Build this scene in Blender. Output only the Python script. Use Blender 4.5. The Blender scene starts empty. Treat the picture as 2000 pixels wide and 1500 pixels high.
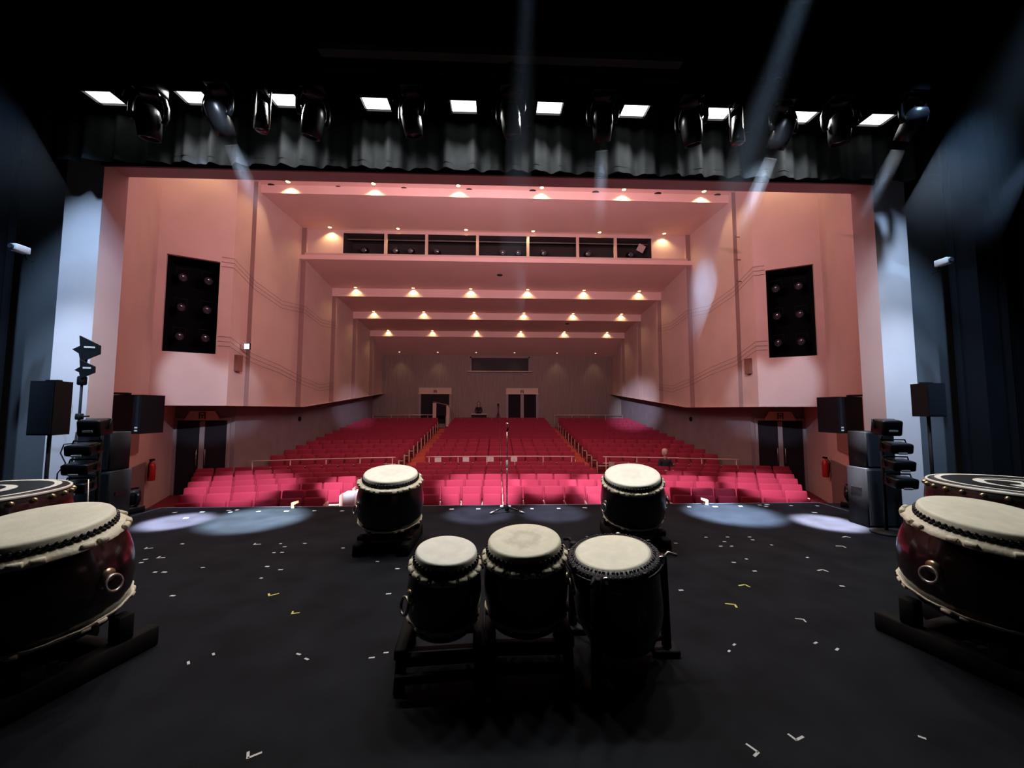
import bpy, bmesh, math, random
from mathutils import Matrix, Vector, Euler
random.seed(7)
PI = math.pi
sc = bpy.context.scene
COL = sc.collection
R = math.radians

# ------------------------------------------------------------------ camera
FPX = 750.0
CAM = Vector((-0.06, 0.0, 1.6))
PITCH, YAW, ROLL = math.atan(50 / 750), math.atan(28 / 750), 0.0015
fwd = Vector((math.sin(YAW) * math.cos(PITCH), math.cos(YAW) * math.cos(PITCH), math.sin(PITCH)))
rgt = Vector((math.cos(YAW), -math.sin(YAW), 0))
upv = rgt.cross(fwd)
rgt2 = rgt * math.cos(ROLL) + upv * math.sin(ROLL)
upv2 = upv * math.cos(ROLL) - rgt * math.sin(ROLL)
cam = bpy.data.cameras.new('camera')
cam.sensor_width = 36.0
cam.lens = 36.0 * FPX / 2000.0
cam.clip_start = 0.05
cam.clip_end = 200
camo = bpy.data.objects.new('camera', cam)
m = Matrix.Identity(4)
for i in range(3):
    m[i][0], m[i][1], m[i][2], m[i][3] = rgt2[i], upv2[i], -fwd[i], CAM[i]
camo.matrix_world = m
COL.objects.link(camo)
sc.camera = camo


def ray(px, py):
    return fwd + rgt2 * ((px - 1000) / FPX) + upv2 * ((750 - py) / FPX)


def at_depth(px, py, y):
    d = ray(px, py)
    return CAM + d * (y / d.y)


def at_floor(px, py, z=0.0):
    d = ray(px, py)
    return CAM + d * ((z - CAM.z) / d.z)


# ------------------------------------------------------------------ materials
MATS = {}


def mat(name, col, rough=0.6, metal=0.0, noise=0.0, scale=8.0, bump=0.0, bscale=60.0, spec=0.5, coat=0.0, emit=None, es=0.0, stretch=None):
    if name in MATS:
        return MATS[name]
    M = bpy.data.materials.new(name)
    M.use_nodes = True
    nt = M.node_tree
    b = nt.nodes['Principled BSDF']
    b.inputs['Base Color'].default_value = (*col, 1)
    b.inputs['Roughness'].default_value = rough
    b.inputs['Metallic'].default_value = metal
    b.inputs['Specular IOR Level'].default_value = spec
    b.inputs['Coat Weight'].default_value = coat
    b.inputs['Coat Roughness'].default_value = 0.08
    if emit:
        b.inputs['Emission Color'].default_value = (*emit, 1)
        b.inputs['Emission Strength'].default_value = es
    if noise > 0 or bump > 0:
        tc = nt.nodes.new('ShaderNodeTexCoord')
        src = tc.outputs['Object']
        if stretch:
            mp = nt.nodes.new('ShaderNodeMapping')
            mp.inputs['Scale'].default_value = stretch
            nt.links.new(src, mp.inputs['Vector'])
            src = mp.outputs['Vector']
    if noise > 0:
        n = nt.nodes.new('ShaderNodeTexNoise')
        n.inputs['Scale'].default_value = scale
        n.inputs['Detail'].default_value = 5
        nt.links.new(src, n.inputs['Vector'])
        r = nt.nodes.new('ShaderNodeValToRGB')
        r.color_ramp.elements[0].position = 0.3
        r.color_ramp.elements[1].position = 0.7
        r.color_ramp.elements[0].color = (*[max(0, c * (1 - noise)) for c in col], 1)
        r.color_ramp.elements[1].color = (*[min(1, c * (1 + noise)) for c in col], 1)
        nt.links.new(n.outputs['Fac'], r.inputs['Fac'])
        nt.links.new(r.outputs['Color'], b.inputs['Base Color'])
    if bump > 0:
        n2 = nt.nodes.new('ShaderNodeTexNoise')
        n2.inputs['Scale'].default_value = bscale
        n2.inputs['Detail'].default_value = 3
        nt.links.new(src, n2.inputs['Vector'])
        bp = nt.nodes.new('ShaderNodeBump')
        bp.inputs['Strength'].default_value = bump
        bp.inputs['Distance'].default_value = 0.01
        nt.links.new(n2.outputs['Fac'], bp.inputs['Height'])
        nt.links.new(bp.outputs['Normal'], b.inputs['Normal'])
    MATS[name] = M
    return M


def drumhead_mat(name, base, wear, amt):
    """calf skin with a worn, blotchy middle"""
    M = mat(name, base, 0.55, noise=0.07, scale=14, bump=0.1, bscale=90)
    nt = M.node_tree
    b = nt.nodes['Principled BSDF']
    old = b.inputs['Base Color'].links[0].from_socket
    tc = nt.nodes.new('ShaderNodeTexCoord')
    ln = nt.nodes.new('ShaderNodeVectorMath'); ln.operation = 'LENGTH'
    nt.links.new(tc.outputs['Object'], ln.inputs[0])
    nz = nt.nodes.new('ShaderNodeTexNoise'); nz.inputs['Scale'].default_value = 11; nz.inputs['Detail'].default_value = 9; nz.inputs['Roughness'].default_value = 0.68
    nt.links.new(tc.outputs['Object'], nz.inputs['Vector'])
    ma = nt.nodes.new('ShaderNodeMath'); ma.operation = 'MULTIPLY_ADD'
    ma.inputs[1].default_value = 0.26
    nt.links.new(nz.outputs['Fac'], ma.inputs[0]); nt.links.new(ln.outputs['Value'], ma.inputs[2])
    rp = nt.nodes.new('ShaderNodeValToRGB')
    e = rp.color_ramp.elements
    e[0].position = 0.15; e[0].color = (0.15, 0.15, 0.15, 1)
    e[1].position = 0.265; e[1].color = (0, 0, 0, 1)
    k = rp.color_ramp.elements.new(0.215); k.color = (1, 1, 1, 1)
    nt.links.new(ma.outputs[0], rp.inputs['Fac'])
    mu = nt.nodes.new('ShaderNodeMath'); mu.operation = 'MULTIPLY'; mu.inputs[1].default_value = amt
    nt.links.new(rp.outputs['Color'], mu.inputs[0])
    mx = nt.nodes.new('ShaderNodeMix'); mx.data_type = 'RGBA'
    nt.links.new(mu.outputs[0], mx.inputs['Factor'])
    nt.links.new(old, mx.inputs['A']); mx.inputs['B'].default_value = (*wear, 1)
    nt.links.new(mx.outputs['Result'], b.inputs['Base Color'])
    return M


PLASTER = mat('wall_plaster', (0.60, 0.44, 0.40), 0.75, noise=0.05, scale=1.2, bump=0.12, bscale=35)
CEILP = mat('ceiling_plaster', (0.80, 0.57, 0.52), 0.7, noise=0.04, scale=0.8, bump=0.06, bscale=20)
STRIP = mat('brown_return', (0.30, 0.19, 0.17), 0.7)  # darker tone than the bays, for the returns between them
LOWER = mat('grey_wall_fabric', (0.24, 0.19, 0.20), 0.85, noise=0.1, scale=2, bump=0.1, bscale=80)
WAINS = mat('grey_wainscot', (0.20, 0.16, 0.165), 0.6, noise=0.06, scale=5)
BACKW = mat('brown_slatted_wood', (0.25, 0.198, 0.175), 0.6, noise=0.25, scale=3, stretch=(14, 1, 0.3))
PROSC = mat('proscenium_paint', (0.64, 0.52, 0.50), 0.7, noise=0.04, scale=2, bump=0.08, bscale=40)
DGREY = mat('shaded_wall_grey', (0.085, 0.08, 0.085), 0.8, noise=0.1, scale=2)  # dim wall beside the pier: its shade is put into a darker grey
STAGE = mat('black_stage_floor', (0.0085, 0.0090, 0.0118), 0.62, noise=0.3, scale=3.0, bump=0.2, bscale=120, spec=0.04)
CARPET = mat('red_carpet', (0.22, 0.018, 0.03), 0.95, noise=0.15, scale=20)
AISLE = mat('orange_red_aisle_carpet', (0.55, 0.11, 0.07), 0.95, noise=0.1, scale=20)
SEATRED = mat('red_seat_fabric', (0.28, 0.0135, 0.043), 0.85, noise=0.08, scale=30, bump=0.15, bscale=150)
ARM = mat('beige_seat_panel', (0.62, 0.48, 0.38), 0.5)
SEATMETAL = mat('seat_dark_metal', (0.03, 0.02, 0.02), 0.5)
CURTAIN = mat('black_velvet', (0.026, 0.028, 0.031), 0.9, noise=0.2, scale=6, bump=0.2, bscale=60, spec=0.03)
DRAPE = mat('black_drape', (0.004, 0.004, 0.005), 0.95, spec=0.1)
TRIMDARK = mat('dark_header_trim', (0.05, 0.03, 0.03), 0.5)
RAIL = mat('pale_steel_rail', (0.72, 0.55, 0.50), 0.35, metal=0.3)
WHITE = mat('white_paper', (0.80, 0.79, 0.80), 0.7)
BLACK = mat('black_enclosure', (0.006, 0.006, 0.007), 0.6, bump=0.1, bscale=200, spec=0.2)
BLACKGLOSS = mat('black_gloss_plastic', (0.005, 0.005, 0.006), 0.33, spec=0.3)
GRILLE = mat('black_speaker_grille', (0.009, 0.010, 0.013), 0.6, bump=0.3, bscale=400, spec=0.2)
CHROME = mat('chrome', (0.75, 0.75, 0.78), 0.18, metal=1.0)
STEEL = mat('worn_steel', (0.45, 0.43, 0.40), 0.35, metal=0.9)
BRASS = mat('aged_brass', (0.45, 0.36, 0.22), 0.3, metal=0.9)
LACQ = mat('black_lacquered_wood', (0.006, 0.005, 0.006), 0.28, coat=0.25, noise=0.3, scale=4)
REDLACQ = mat('dark_red_brown_lacquer', (0.014, 0.004, 0.004), 0.22, coat=0.4, noise=0.3, scale=5, stretch=(1, 1, 6))
STANDW = mat('black_stained_wood', (0.006, 0.005, 0.005), 0.75, noise=0.3, scale=6, spec=0.12)
HIDE = mat('cream_raw_hide', (0.66, 0.58, 0.45), 0.6, noise=0.12, scale=25, bump=0.3, bscale=60)
TACK = mat('black_iron_tack', (0.010, 0.010, 0.012), 0.35, metal=0.4)
ROPE = mat('dark_lacing', (0.020, 0.017, 0.020), 0.5, noise=0.4, scale=60)
HEADA = drumhead_mat('calf_skin_pale', (0.78, 0.74, 0.66), (0.52, 0.49, 0.43), 0.30)
HEADB = drumhead_mat('calf_skin_worn', (0.72, 0.66, 0.52), (0.46, 0.41, 0.31), 0.65)
HEADC = drumhead_mat('calf_skin_smooth', (0.76, 0.71, 0.58), (0.66, 0.61, 0.50), 0.5)
HEADK = mat('black_painted_skin', (0.010, 0.010, 0.012), 0.35)
HEADW = mat('white_painted_band', (0.75, 0.72, 0.66), 0.5)
TAPEW = mat('white_tape', (0.50, 0.49, 0.48), 0.6)
TAPEY = mat('yellow_tape', (0.58, 0.52, 0.12), 0.6)
GLASSD = mat('dark_window_glass', (0.02, 0.016, 0.018), 0.5, spec=0.2)
DOORD = mat('dark_door_leaf', (0.020, 0.016, 0.021), 0.8, spec=0.1)
DOORF = mat('grey_door_frame', (0.30, 0.25, 0.25), 0.5)
SIGNB = mat('beige_sign_board', (0.62, 0.46, 0.36), 0.5, noise=0.05, scale=4)
SIGNG = mat('dark_sign_glyph', (0.05, 0.03, 0.025), 0.6)
BROWNP = mat('brown_wall_box', (0.20, 0.085, 0.06), 0.6)
WOODL = mat('pale_bare_wood', (0.60, 0.42, 0.22), 0.6, noise=0.15, scale=12)
REDPAINT = mat('red_extinguisher_paint', (0.42, 0.02, 0.02), 0.3)
SKIN = mat('skin_tone', (0.55, 0.36, 0.28), 0.6)
HAIRG = mat('grey_hair', (0.55, 0.53, 0.52), 0.7)
HAIRB = mat('black_hair', (0.012, 0.010, 0.010), 0.6)
CLOTHD = mat('dark_navy_cloth', (0.02, 0.022, 0.035), 0.9)
CLOTHB = mat('black_cloth', (0.012, 0.011, 0.012), 0.9)
BROWNB = mat('brown_leather', (0.14, 0.07, 0.04), 0.6)
HOLE = mat('dark_vent_hole', (0.02, 0.008, 0.008), 0.8)
CABLE = mat('black_cable', (0.012, 0.012, 0.012), 0.6)
WIREM = mat('brown_wall_wire', (0.10, 0.05, 0.04), 0.6)
CCTVM = mat('pale_camera_shell', (0.55, 0.55, 0.56), 0.4)
LENSM = mat('glass_lens', (0.10, 0.10, 0.12), 0.05, metal=0.6)
LABELM = mat('pale_label', (0.72, 0.66, 0.58), 0.6)
FLOODE = mat('lit_flood_panel', (0.9, 0.95, 0.9), 0.5, emit=(0.93, 1.0, 0.92), es=3.2)
BULBE = mat('warm_lit_bulb', (1, 0.8, 0.5), 0.5, emit=(1.0, 0.66, 0.25), es=9.0)
BULBD = mat('dim_lit_bulb', (1, 0.85, 0.6), 0.5, emit=(1.0, 0.75, 0.5), es=2.0)
EXITE = mat('lit_exit_sign', (0.9, 0.9, 1.0), 0.4, emit=(0.92, 0.88, 1.0), es=2.2)
EXITG = mat('exit_sign_pictogram', (0.35, 0.40, 0.55), 0.4, emit=(0.45, 0.5, 0.8), es=0.9)
LENSE = mat('lit_beam_lens', (0.8, 0.9, 1.0), 0.2, emit=(0.65, 0.8, 1.0), es=3.0)


# ------------------------------------------------------------------ mesh builder
class MB:
    def __init__(s):
        s.v, s.f, s.m, s.sm = [], [], [], []

    def add(s, vs, fs, M=None, mi=0, smooth=False):
        b = len(s.v)
        for v in vs:
            v = Vector(v)
            s.v.append(M @ v if M is not None else v)
        for f in fs:
            s.f.append(tuple(b + i for i in f)); s.m.append(mi); s.sm.append(smooth)
        return s

    def box(s, c, d, M=None, mi=0):
        x, y, z = c; a, b, e = d[0] / 2, d[1] / 2, d[2] / 2
        vs = [(x + i * a, y + j * b, z + k * e) for i in (-1, 1) for j in (-1, 1) for k in (-1, 1)]
        fs = [(0, 1, 3, 2), (4, 6, 7, 5), (0, 4, 5, 1), (2, 3, 7, 6), (0, 2, 6, 4), (1, 5, 7, 3)]
        return s.add(vs, fs, M, mi)

    def rbox(s, c, d, r=0.02, seg=2, M=None, mi=0):
        bm = bmesh.new()
        bmesh.ops.create_cube(bm, size=1.0)
        for v in bm.verts:
            v.co = Vector((v.co.x * d[0], v.co.y * d[1], v.co.z * d[2]))
        bmesh.ops.bevel(bm, geom=list(bm.edges), offset=min(r, min(d) * 0.49), segments=seg, profile=0.5, affect='EDGES')
        bm.verts.index_update()
        vs = [v.co + Vector(c) for v in bm.verts]
        fs = [tuple(v.index for v in f.verts) for f in bm.faces]
        bm.free()
        return s.add(vs, fs, M, mi, True)

    def lathe(s, prof, n=32, M=None, mi=0, smooth=True, rad=None):
        vs, fs = [], []
        k = len(prof)
        for i in range(n):
            a = 2 * PI * i / n
            for r, z in prof:
                rr = r * (rad(a, z) if rad else 1)
                vs.append((rr * math.cos(a), rr * math.sin(a), z))
        for i in range(n):
            j = (i + 1) % n
            for q in range(k - 1):
                if prof[q][0] < 1e-6 and prof[q + 1][0] < 1e-6:
                    continue
                if prof[q][0] < 1e-6:
                    fs.append((i * k, j * k + q + 1, i * k + q + 1) if q else (0, j * k + 1, i * k + 1))
                elif prof[q + 1][0] < 1e-6:
                    fs.append((i * k + q, j * k + q, q + 1))
                else:
                    fs.append((i * k + q, j * k + q, j * k + q + 1, i * k + q + 1))
        return s.add(vs, fs, M, mi, smooth)

    def cyl(s, p0, p1, r0, r1=None, n=12, M=None, mi=0):
        p0, p1 = Vector(p0), Vector(p1)
        r1 = r0 if r1 is None else r1
        d = p1 - p0
        q = d.to_track_quat('Z', 'Y').to_matrix().to_4x4()
        T = Matrix.Translation(p0) @ q
        if M is not None:
            T = M @ T
        L = d.length
        vs = [(r0 * math.cos(2 * PI * i / n), r0 * math.sin(2 * PI * i / n), 0) for i in range(n)]
        vs += [(r1 * math.cos(2 * PI * i / n), r1 * math.sin(2 * PI * i / n), L) for i in range(n)]
        s.add(vs, [(i, (i + 1) % n, n + (i + 1) % n, n + i) for i in range(n)], T, mi, True)
        s.f.append(tuple(len(s.v) - 2 * n + i for i in reversed(range(n)))); s.m.append(mi); s.sm.append(False)
        s.f.append(tuple(len(s.v) - n + i for i in range(n))); s.m.append(mi); s.sm.append(False)
        return s

    def tube(s, pts, r, n=6, M=None, mi=0, closed=False):
        pts = [Vector(p) for p in pts]
        k = len(pts)
        vs, fs = [], []
        prev = None
        for i, p in enumerate(pts):
            if closed:
                d = pts[(i + 1) % k] - pts[i - 1]
            else:
                d = pts[min(i + 1, k - 1)] - pts[max(i - 1, 0)]
            d.normalize()
            if prev is None:
                u = d.orthogonal().normalized()
            else:
                u = (prev - d * prev.dot(d)).normalized()
            prev = u
            w = d.cross(u)
            for j in range(n):
                a = 2 * PI * j / n
                vs.append(p + u * (r * math.cos(a)) + w * (r * math.sin(a)))
        for i in range(k if closed else k - 1):
            i2 = (i + 1) % k
            for j in range(n):
                fs.append((i * n + j, i * n + (j + 1) % n, i2 * n + (j + 1) % n, i2 * n + j))
        if not closed:
            fs.append(tuple(reversed(range(n)))); fs.append(tuple((k - 1) * n + j for j in range(n)))
        return s.add(vs, fs, M, mi, True)

    def torus(s, R0, r, n=20, k=8, M=None, mi=0):
        return s.tube([(R0 * math.cos(2 * PI * i / n), R0 * math.sin(2 * PI * i / n), 0) for i in range(n)], r, k, M, mi, True)

    def prism(s, poly, d0, d1, axis='z', M=None, mi=0):
        n = len(poly)

        def P(a, b, h):
            return (a, b, h) if axis == 'z' else ((a, h, b) if axis == 'y' else (h, a, b))
        vs = [P(a, b, d0) for a, b in poly] + [P(a, b, d1) for a, b in poly]
        fs = [tuple(reversed(range(n))), tuple(range(n, 2 * n))] + [(i, (i + 1) % n, n + (i + 1) % n, n + i) for i in range(n)]
        return s.add(vs, fs, M, mi)

    def quad(s, a, b, c, d, mi=0, M=None):
        return s.add([a, b, c, d], [(0, 1, 2, 3)], M, mi)

    def data(s, name):
        me = bpy.data.meshes.new(name)
        me.from_pydata([tuple(v) for v in s.v], [], s.f)
        me.polygons.foreach_set('material_index', s.m)
        me.polygons.foreach_set('use_smooth', s.sm)
        me.update()
        return me

    def build(s, name, mats, parent=None, loc=None, fix=True):
        me = s.data(name)
        if fix:
            bm = bmesh.new(); bm.from_mesh(me)
            bmesh.ops.recalc_face_normals(bm, faces=bm.faces)
            bm.to_mesh(me); bm.free()
        o = bpy.data.objects.new(name, me)
        for mm in (mats if isinstance(mats, (list, tuple)) else [mats]):
            me.materials.append(mm)
        COL.objects.link(o)
        if parent is not None:
            o.parent = parent
        if loc is not None:
            o.location = loc
        return o


def tag(o, label, cat, group=None, kind=None):
    o['label'] = label
    o['category'] = cat
    if group: o['group'] = group
    if kind: o['kind'] = kind
    return o


def thing(name, label, cat, loc=(0, 0, 0), rot=(0, 0, 0), group=None, kind=None):
    o = bpy.data.objects.new(name, None)
    o.empty_display_size = 0.1
    COL.objects.link(o)
    o.location = loc
    o.rotation_euler = rot
    return tag(o, label, cat, group, kind)


def struct(o, label, cat):
    return tag(o, label, cat, kind='structure')


def dup(root, loc, rot, label, group=None):
    r = root.copy(); COL.objects.link(r)
    r.location = loc; r.rotation_euler = rot; r['label'] = label
    if group: r['group'] = group
    for ch in root.children:
        c = ch.copy(); COL.objects.link(c); c.parent = r
        for g in ch.children:
            e = g.copy(); COL.objects.link(e); e.parent = c
    return r


ORD = ['zeroth', 'first', 'second', 'third', 'fourth', 'fifth', 'sixth', 'seventh', 'eighth', 'ninth', 'tenth', 'eleventh', 'twelfth',
       'thirteenth', 'fourteenth', 'fifteenth', 'sixteenth', 'seventeenth', 'eighteenth', 'nineteenth', 'twentieth']


def spot(name, loc, target, power, angle, blend, color, radius=0.05, parent=None):
    L = bpy.data.lights.new(name, 'SPOT')
    L.energy = power; L.spot_size = angle; L.spot_blend = blend; L.color = color; L.shadow_soft_size = radius
    o = bpy.data.objects.new(name, L)
    o.location = loc
    o.rotation_euler = (Vector(target) - Vector(loc)).to_track_quat('-Z', 'Y').to_euler()
    COL.objects.link(o)
    return o


# ------------------------------------------------------------------ room shell
ZF = -1.15          # hall floor
A_ROW = 0.0158      # seat rows bend towards the stage at the sides

# stage floor: black deck with the apron in front of the proscenium
poly = [(-9.5, -4.0), (9.5, -4.0), (9.5, 5.75), (6.35, 5.75), (6.15, 6.45), (5.5, 6.56), (-5.5, 6.56), (-6.15, 6.45), (-6.35, 5.75), (-9.5, 5.75)]
struct(MB().prism(poly, -1.14, 0.0).build('floor', STAGE), 'black stage floor carrying the drums', 'floor')
# pale metal lines along the apron's sides
for i, s in enumerate((-1, 1)):
    b = MB().box((s * 5.5, 6.2, 0.004), (0.018, 0.72, 0.008))
    struct(b.build('trim_%d' % (i + 1), STEEL), 'pale metal strip along the %s side of the stage apron' % ('left' if s < 0 else 'right'), 'floor trim')
struct(MB().box((0, 6.575, -0.03), (11.0, 0.03, 0.06)).build('trim_3', mat('grey_edge_strip', (0.10, 0.10, 0.12), 0.5)), 'grey edge strip along the stage front', 'floor trim')

# hall floor, flat front part
b = MB().box((0, 9.9, ZF - 0.1), (24, 10.8, 0.2))
b.box((0, 10, ZF + 0.002), (0.01, 0.01, 0.002))
struct(b.build('floor_hall_front', CARPET), 'dark red carpet of the flat front hall floor', 'floor')


# rising rear floor: one terrace per seat row, bent like the rows
def rear_z(j):
    return -0.98 + 0.108 * j


b = MB()
xs = [-9.2, -8.6, -7, -5.5, -3.95, -3.05, -1.5, 0, 1.5, 3.05, 3.95, 5.5, 7, 8.6, 9.2]
S0 = 15.25
for j in range(14):
    s0, s1 = S0 + 0.9 * j, S0 + 0.9 * (j + 1)
    z = rear_z(min(j, 12))
    zp = ZF if j == 0 else rear_z(min(j, 12) - 1)
    for a, c in zip(xs[:-1], xs[1:]):
        mi = 1 if abs((a + c) / 2) > 3.05 and abs((a + c) / 2) < 3.95 else 0
        ya, yc = -A_ROW * a * a, -A_ROW * c * c
        b.quad((a, s0 + ya, z), (c, s0 + yc, z), (c, s1 + yc + (2 if j == 13 else 0), z), (a, s1 + ya + (2 if j == 13 else 0), z), mi)
        if j < 13:
            b.quad((a, s0 + ya, zp), (c, s0 + yc, zp), (c, s0 + yc, z), (a, s0 + ya, z), mi)
struct(b.build('floor_hall_rear', [CARPET, AISLE], fix=False), 'stepped red carpet floor of the rear hall with orange-red aisles', 'floor')
# front aisles
for i, s in enumerate((-1, 1)):
    b = MB().box((s * 3.55, 11.9, ZF + 0.006), (0.9, 6.0, 0.008))
    struct(b.build('floor_aisle_%s' % ('left', 'right')[i], AISLE), 'orange-red carpet runner of the %s front aisle' % ('left', 'right')[i], 'floor')

YB = 27.6


def zbot(y):
    return 1.70 if y < 16.2 else 1.70 + (y - 16.2) * 1.02 / 11.3


TOPZ = 9.6
PIL = [12.7, 16.0, 19.1, 21.9, 24.85, 27.6]
for s, side in ((-1, 'left'), (1, 'right')):
    # splay wall behind the proscenium, full height
    p0, p1 = (s * 6.6, 5.75), (s * 9.6, 10.87)
    b = MB().quad((*p0, ZF), (*p1, ZF), (*p1, TOPZ), (*p0, TOPZ))
    struct(b.build('wall_%s_splay' % side, PLASTER, fix=False), 'pink plaster splay wall beside the %s of the stage' % side, 'wall')
    d = (Vector((*p1, 0)) - Vector((*p0, 0)))
    nrm = Vector((-s * d.y, s * d.x, 0)).normalized()  # into the hall
    if nrm.x * s > 0: nrm = -nrm
    b = MB()
    q0 = Vector((*p0, 0)) + nrm * 0.03; q1 = Vector((*p1, 0)) + nrm * 0.03
    b.add([(q0.x, q0.y, ZF), (q1.x, q1.y, ZF), (q1.x, q1.y, 0.17), (q0.x, q0.y, 0.17), (p0[0], p0[1], 0.17), (p1[0], p1[1], 0.17)], [(0, 1, 2, 3), (3, 2, 5, 4)])
    struct(b.build('baseboard_%s' % side, WAINS, fix=False), 'grey wainscot at the foot of the %s splay wall' % side, 'wainscot')
    # brown panel on the splay wall
    t0, t1 = 0.655, 0.86
    a0 = Vector((*p0, 0)).lerp(Vector((*p1, 0)), t0); a1 = Vector((*p0, 0)).lerp(Vector((*p1, 0)), t1)
    b = MB(); n2 = nrm * 0.035
    lo, hi = 0.5, 1.78
    b.add([(a0.x, a0.y, lo), (a1.x, a1.y, lo), (a1.x, a1.y, hi), (a0.x, a0.y, hi)] + [(a0.x + n2.x, a0.y + n2.y, lo), (a1.x + n2.x, a1.y + n2.y, lo), (a1.x + n2.x, a1.y + n2.y, hi), (a0.x + n2.x, a0.y + n2.y, hi)],
          [(4, 5, 6, 7), (0, 1, 5, 4), (1, 2, 6, 5), (2, 3, 7, 6), (3, 0, 4, 7)])
    tag(b.build('wall_panel', mat('brown_flush_panel', (0.24, 0.13, 0.11), 0.7)), 'brown flush panel on the %s splay wall behind the hanging monitor speaker' % side, 'wall panel')
    # upper wall that faces the stage, with the spotlight opening
    c0, c1 = Vector((s * 9.6, 10.87, 0)), Vector((s * 8.1, 11.72, 0))
    ax = (c1 - c0).normalized(); W = (c1 - c0).length
    fn = Vector((s * ax.y, -s * ax.x, 0))
    if fn.y > 0: fn = -fn
    w0, w1, h0, h1 = 0.19, 1.40, 3.22, 6.0

    def P(u, z, dep=0.0, c0=c0, ax=ax, fn=fn):
        q = c0 + ax * u - fn * dep
        return (q.x, q.y, z)
    b = MB()
    zb = 1.70
    for (u0, u1, z0, z1) in ((0, w0, zb, TOPZ), (w1, W, zb, TOPZ), (w0, w1, zb, h0), (w0, w1, h1, TOPZ)):
        b.quad(P(u0, z0), P(u1, z0), P(u1, z1), P(u0, z1))
    dp = 0.12
    b.quad(P(w0, h0), P(w1, h0), P(w1, h0, dp), P(w0, h0, dp)); b.quad(P(w0, h1), P(w1, h1), P(w1, h1, dp), P(w0, h1, dp))
    b.quad(P(w0, h0), P(w0, h1), P(w0, h1, dp), P(w0, h0, dp)); b.quad(P(w1, h0), P(w1, h1), P(w1, h1, dp), P(w1, h0, dp))
    struct(b.build('wall_%s_front' % side, PLASTER, fix=False), 'pale plaster wall with the tall dark opening high up on the %s' % side, 'wall')
    b = MB(); D = 1.0
    b.quad(P(w0, h0, D), P(w1, h0, D), P(w1, h1, D), P(w0, h1, D))
    b.quad(P(w0, h0, dp), P(w1, h0, dp), P(w1, h0, D), P(w0, h0, D)); b.quad(P(w0, h1, dp), P(w1, h1, dp), P(w1, h1, D), P(w0, h1, D))
    b.quad(P(w0, h0, dp), P(w0, h1, dp), P(w0, h1, D), P(w0, h0, D)); b.quad(P(w1, h0, dp), P(w1, h1, dp), P(w1, h1, D), P(w1, h0, D))
    struct(b.build('window_%d' % (1 if s < 0 else 2), DRAPE, fix=False), 'tall black spotlight opening in the %s wall' % side, 'wall opening')
    # dim spotlights inside
    k = 0
    for row, zz in enumerate((5.52, 4.62, 3.75)):
        for colm, uu in enumerate((0.46, 1.06)):
            q = Vector(P(uu, zz, 0.50))
            dirv = (Vector((0, 4.0, 1.5)) - q).normalized()
            Q = dirv.to_track_quat('Z', 'Y').to_euler()
            pos = ('upper', 'middle', 'lower')[row] + ' ' + (('outer', 'inner')[colm])
            t = thing('spotlight', 'unlit stage spotlight, %s one in the %s wall opening' % (pos, side), 'spotlight', q, Q, 'spotlights inside the %s wall opening' % side)
            MB().lathe([(0, -0.22), (0.09, -0.22), (0.115, -0.12), (0.115, 0.18), (0.10, 0.18), (0.10, 0.14)], 20).build('housing', BLACKGLOSS, t)
            MB().lathe([(0, 0.165), (0.05, 0.16), (0.10, 0.14)], 20).build('lens', LENSM, t)
            MB().tube([(-0.14, 0, 0), (-0.14, 0, 0.02), (-0.14, 0.24, 0.0), (0.14, 0.24, 0), (0.14, 0, 0.02), (0.14, 0, 0)], 0.011, 6).build('yoke', BLACK, t)
    # upper side wall: flared bays with a brown return between them
    b = MB(); X0, FL = 8.1, 0.20
    ys = [11.72] + PIL
    for i in range(len(ys) - 1):
        ya, yb = ys[i], ys[i + 1]
        x1 = X0 + FL * (0.7 if i == 0 else 1.0)
        if i == 0:
            segs = [(ya, yb, X0, x1)]
        else:
            segs = [(ya, yb, X0, x1)]
        for (u, v, xa, xb) in segs:
            nseg = 4
            for q in range(nseg):
                y0 = u + (v - u) * q / nseg; y1 = u + (v - u) * (q + 1) / nseg
                xa_ = xa + (xb - xa) * q / nseg; xb_ = xa + (xb - xa) * (q + 1) / nseg
                b.quad((s * xa_, y0, zbot(y0)), (s * xb_, y1, zbot(y1)), (s * xb_, y1, TOPZ), (s * xa_, y0, TOPZ), 0)
        if yb < YB:
            b.quad((s * x1, yb, zbot(yb)), (s * X0, yb, zbot(yb)), (s * X0, yb, TOPZ), (s * x1, yb, TOPZ), 1)
    struct(b.build('wall_%s_upper' % side, [PLASTER, STRIP], fix=False), 'pink upper %s wall of the hall with brown vertical returns' % side, 'wall')
    # lower wall, door recess and soffit of the overhang
    F, G = (s * 10.55, 12.95), (s * 8.9, 13.35)
    b = MB()
    b.quad((*p1, ZF), (*F, ZF), (*F, 2.2), (*p1, 2.2))
    struct(b.build('wall_%s_recess' % side, PLASTER, fix=False), 'pink plaster side of the %s door recess' % side, 'wall')
    b = MB()
    b.quad((*F, ZF), (*G, ZF), (*G, 2.2), (*F, 2.2))
    yy = [13.35, 14.5, 16.2, 18, 20, 22, 24, 26, 28.2]
    for u, v in zip(yy[:-1], yy[1:]):
        b.quad((s * 8.9, u, ZF), (s * 8.9, v, ZF), (s * 8.9, v, zbot(v) + 0.3), (s * 8.9, u, zbot(u) + 0.3))
    struct(b.build('wall_%s_lower' % side, LOWER, fix=False), 'grey lower %s wall under the overhang' % side, 'wall')
    b = MB()
    b.add([(s * 9.6, 10.87, 1.7), (s * 8.1, 11.72, 1.7), (s * 8.1, 12.7, 1.7), (s * 8.1, 13.35, 1.7), (s * 8.9, 13.35, 1.7), (s * 10.6, 13.0, 1.7)], [(0, 1, 2, 3, 4, 5)])
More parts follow.
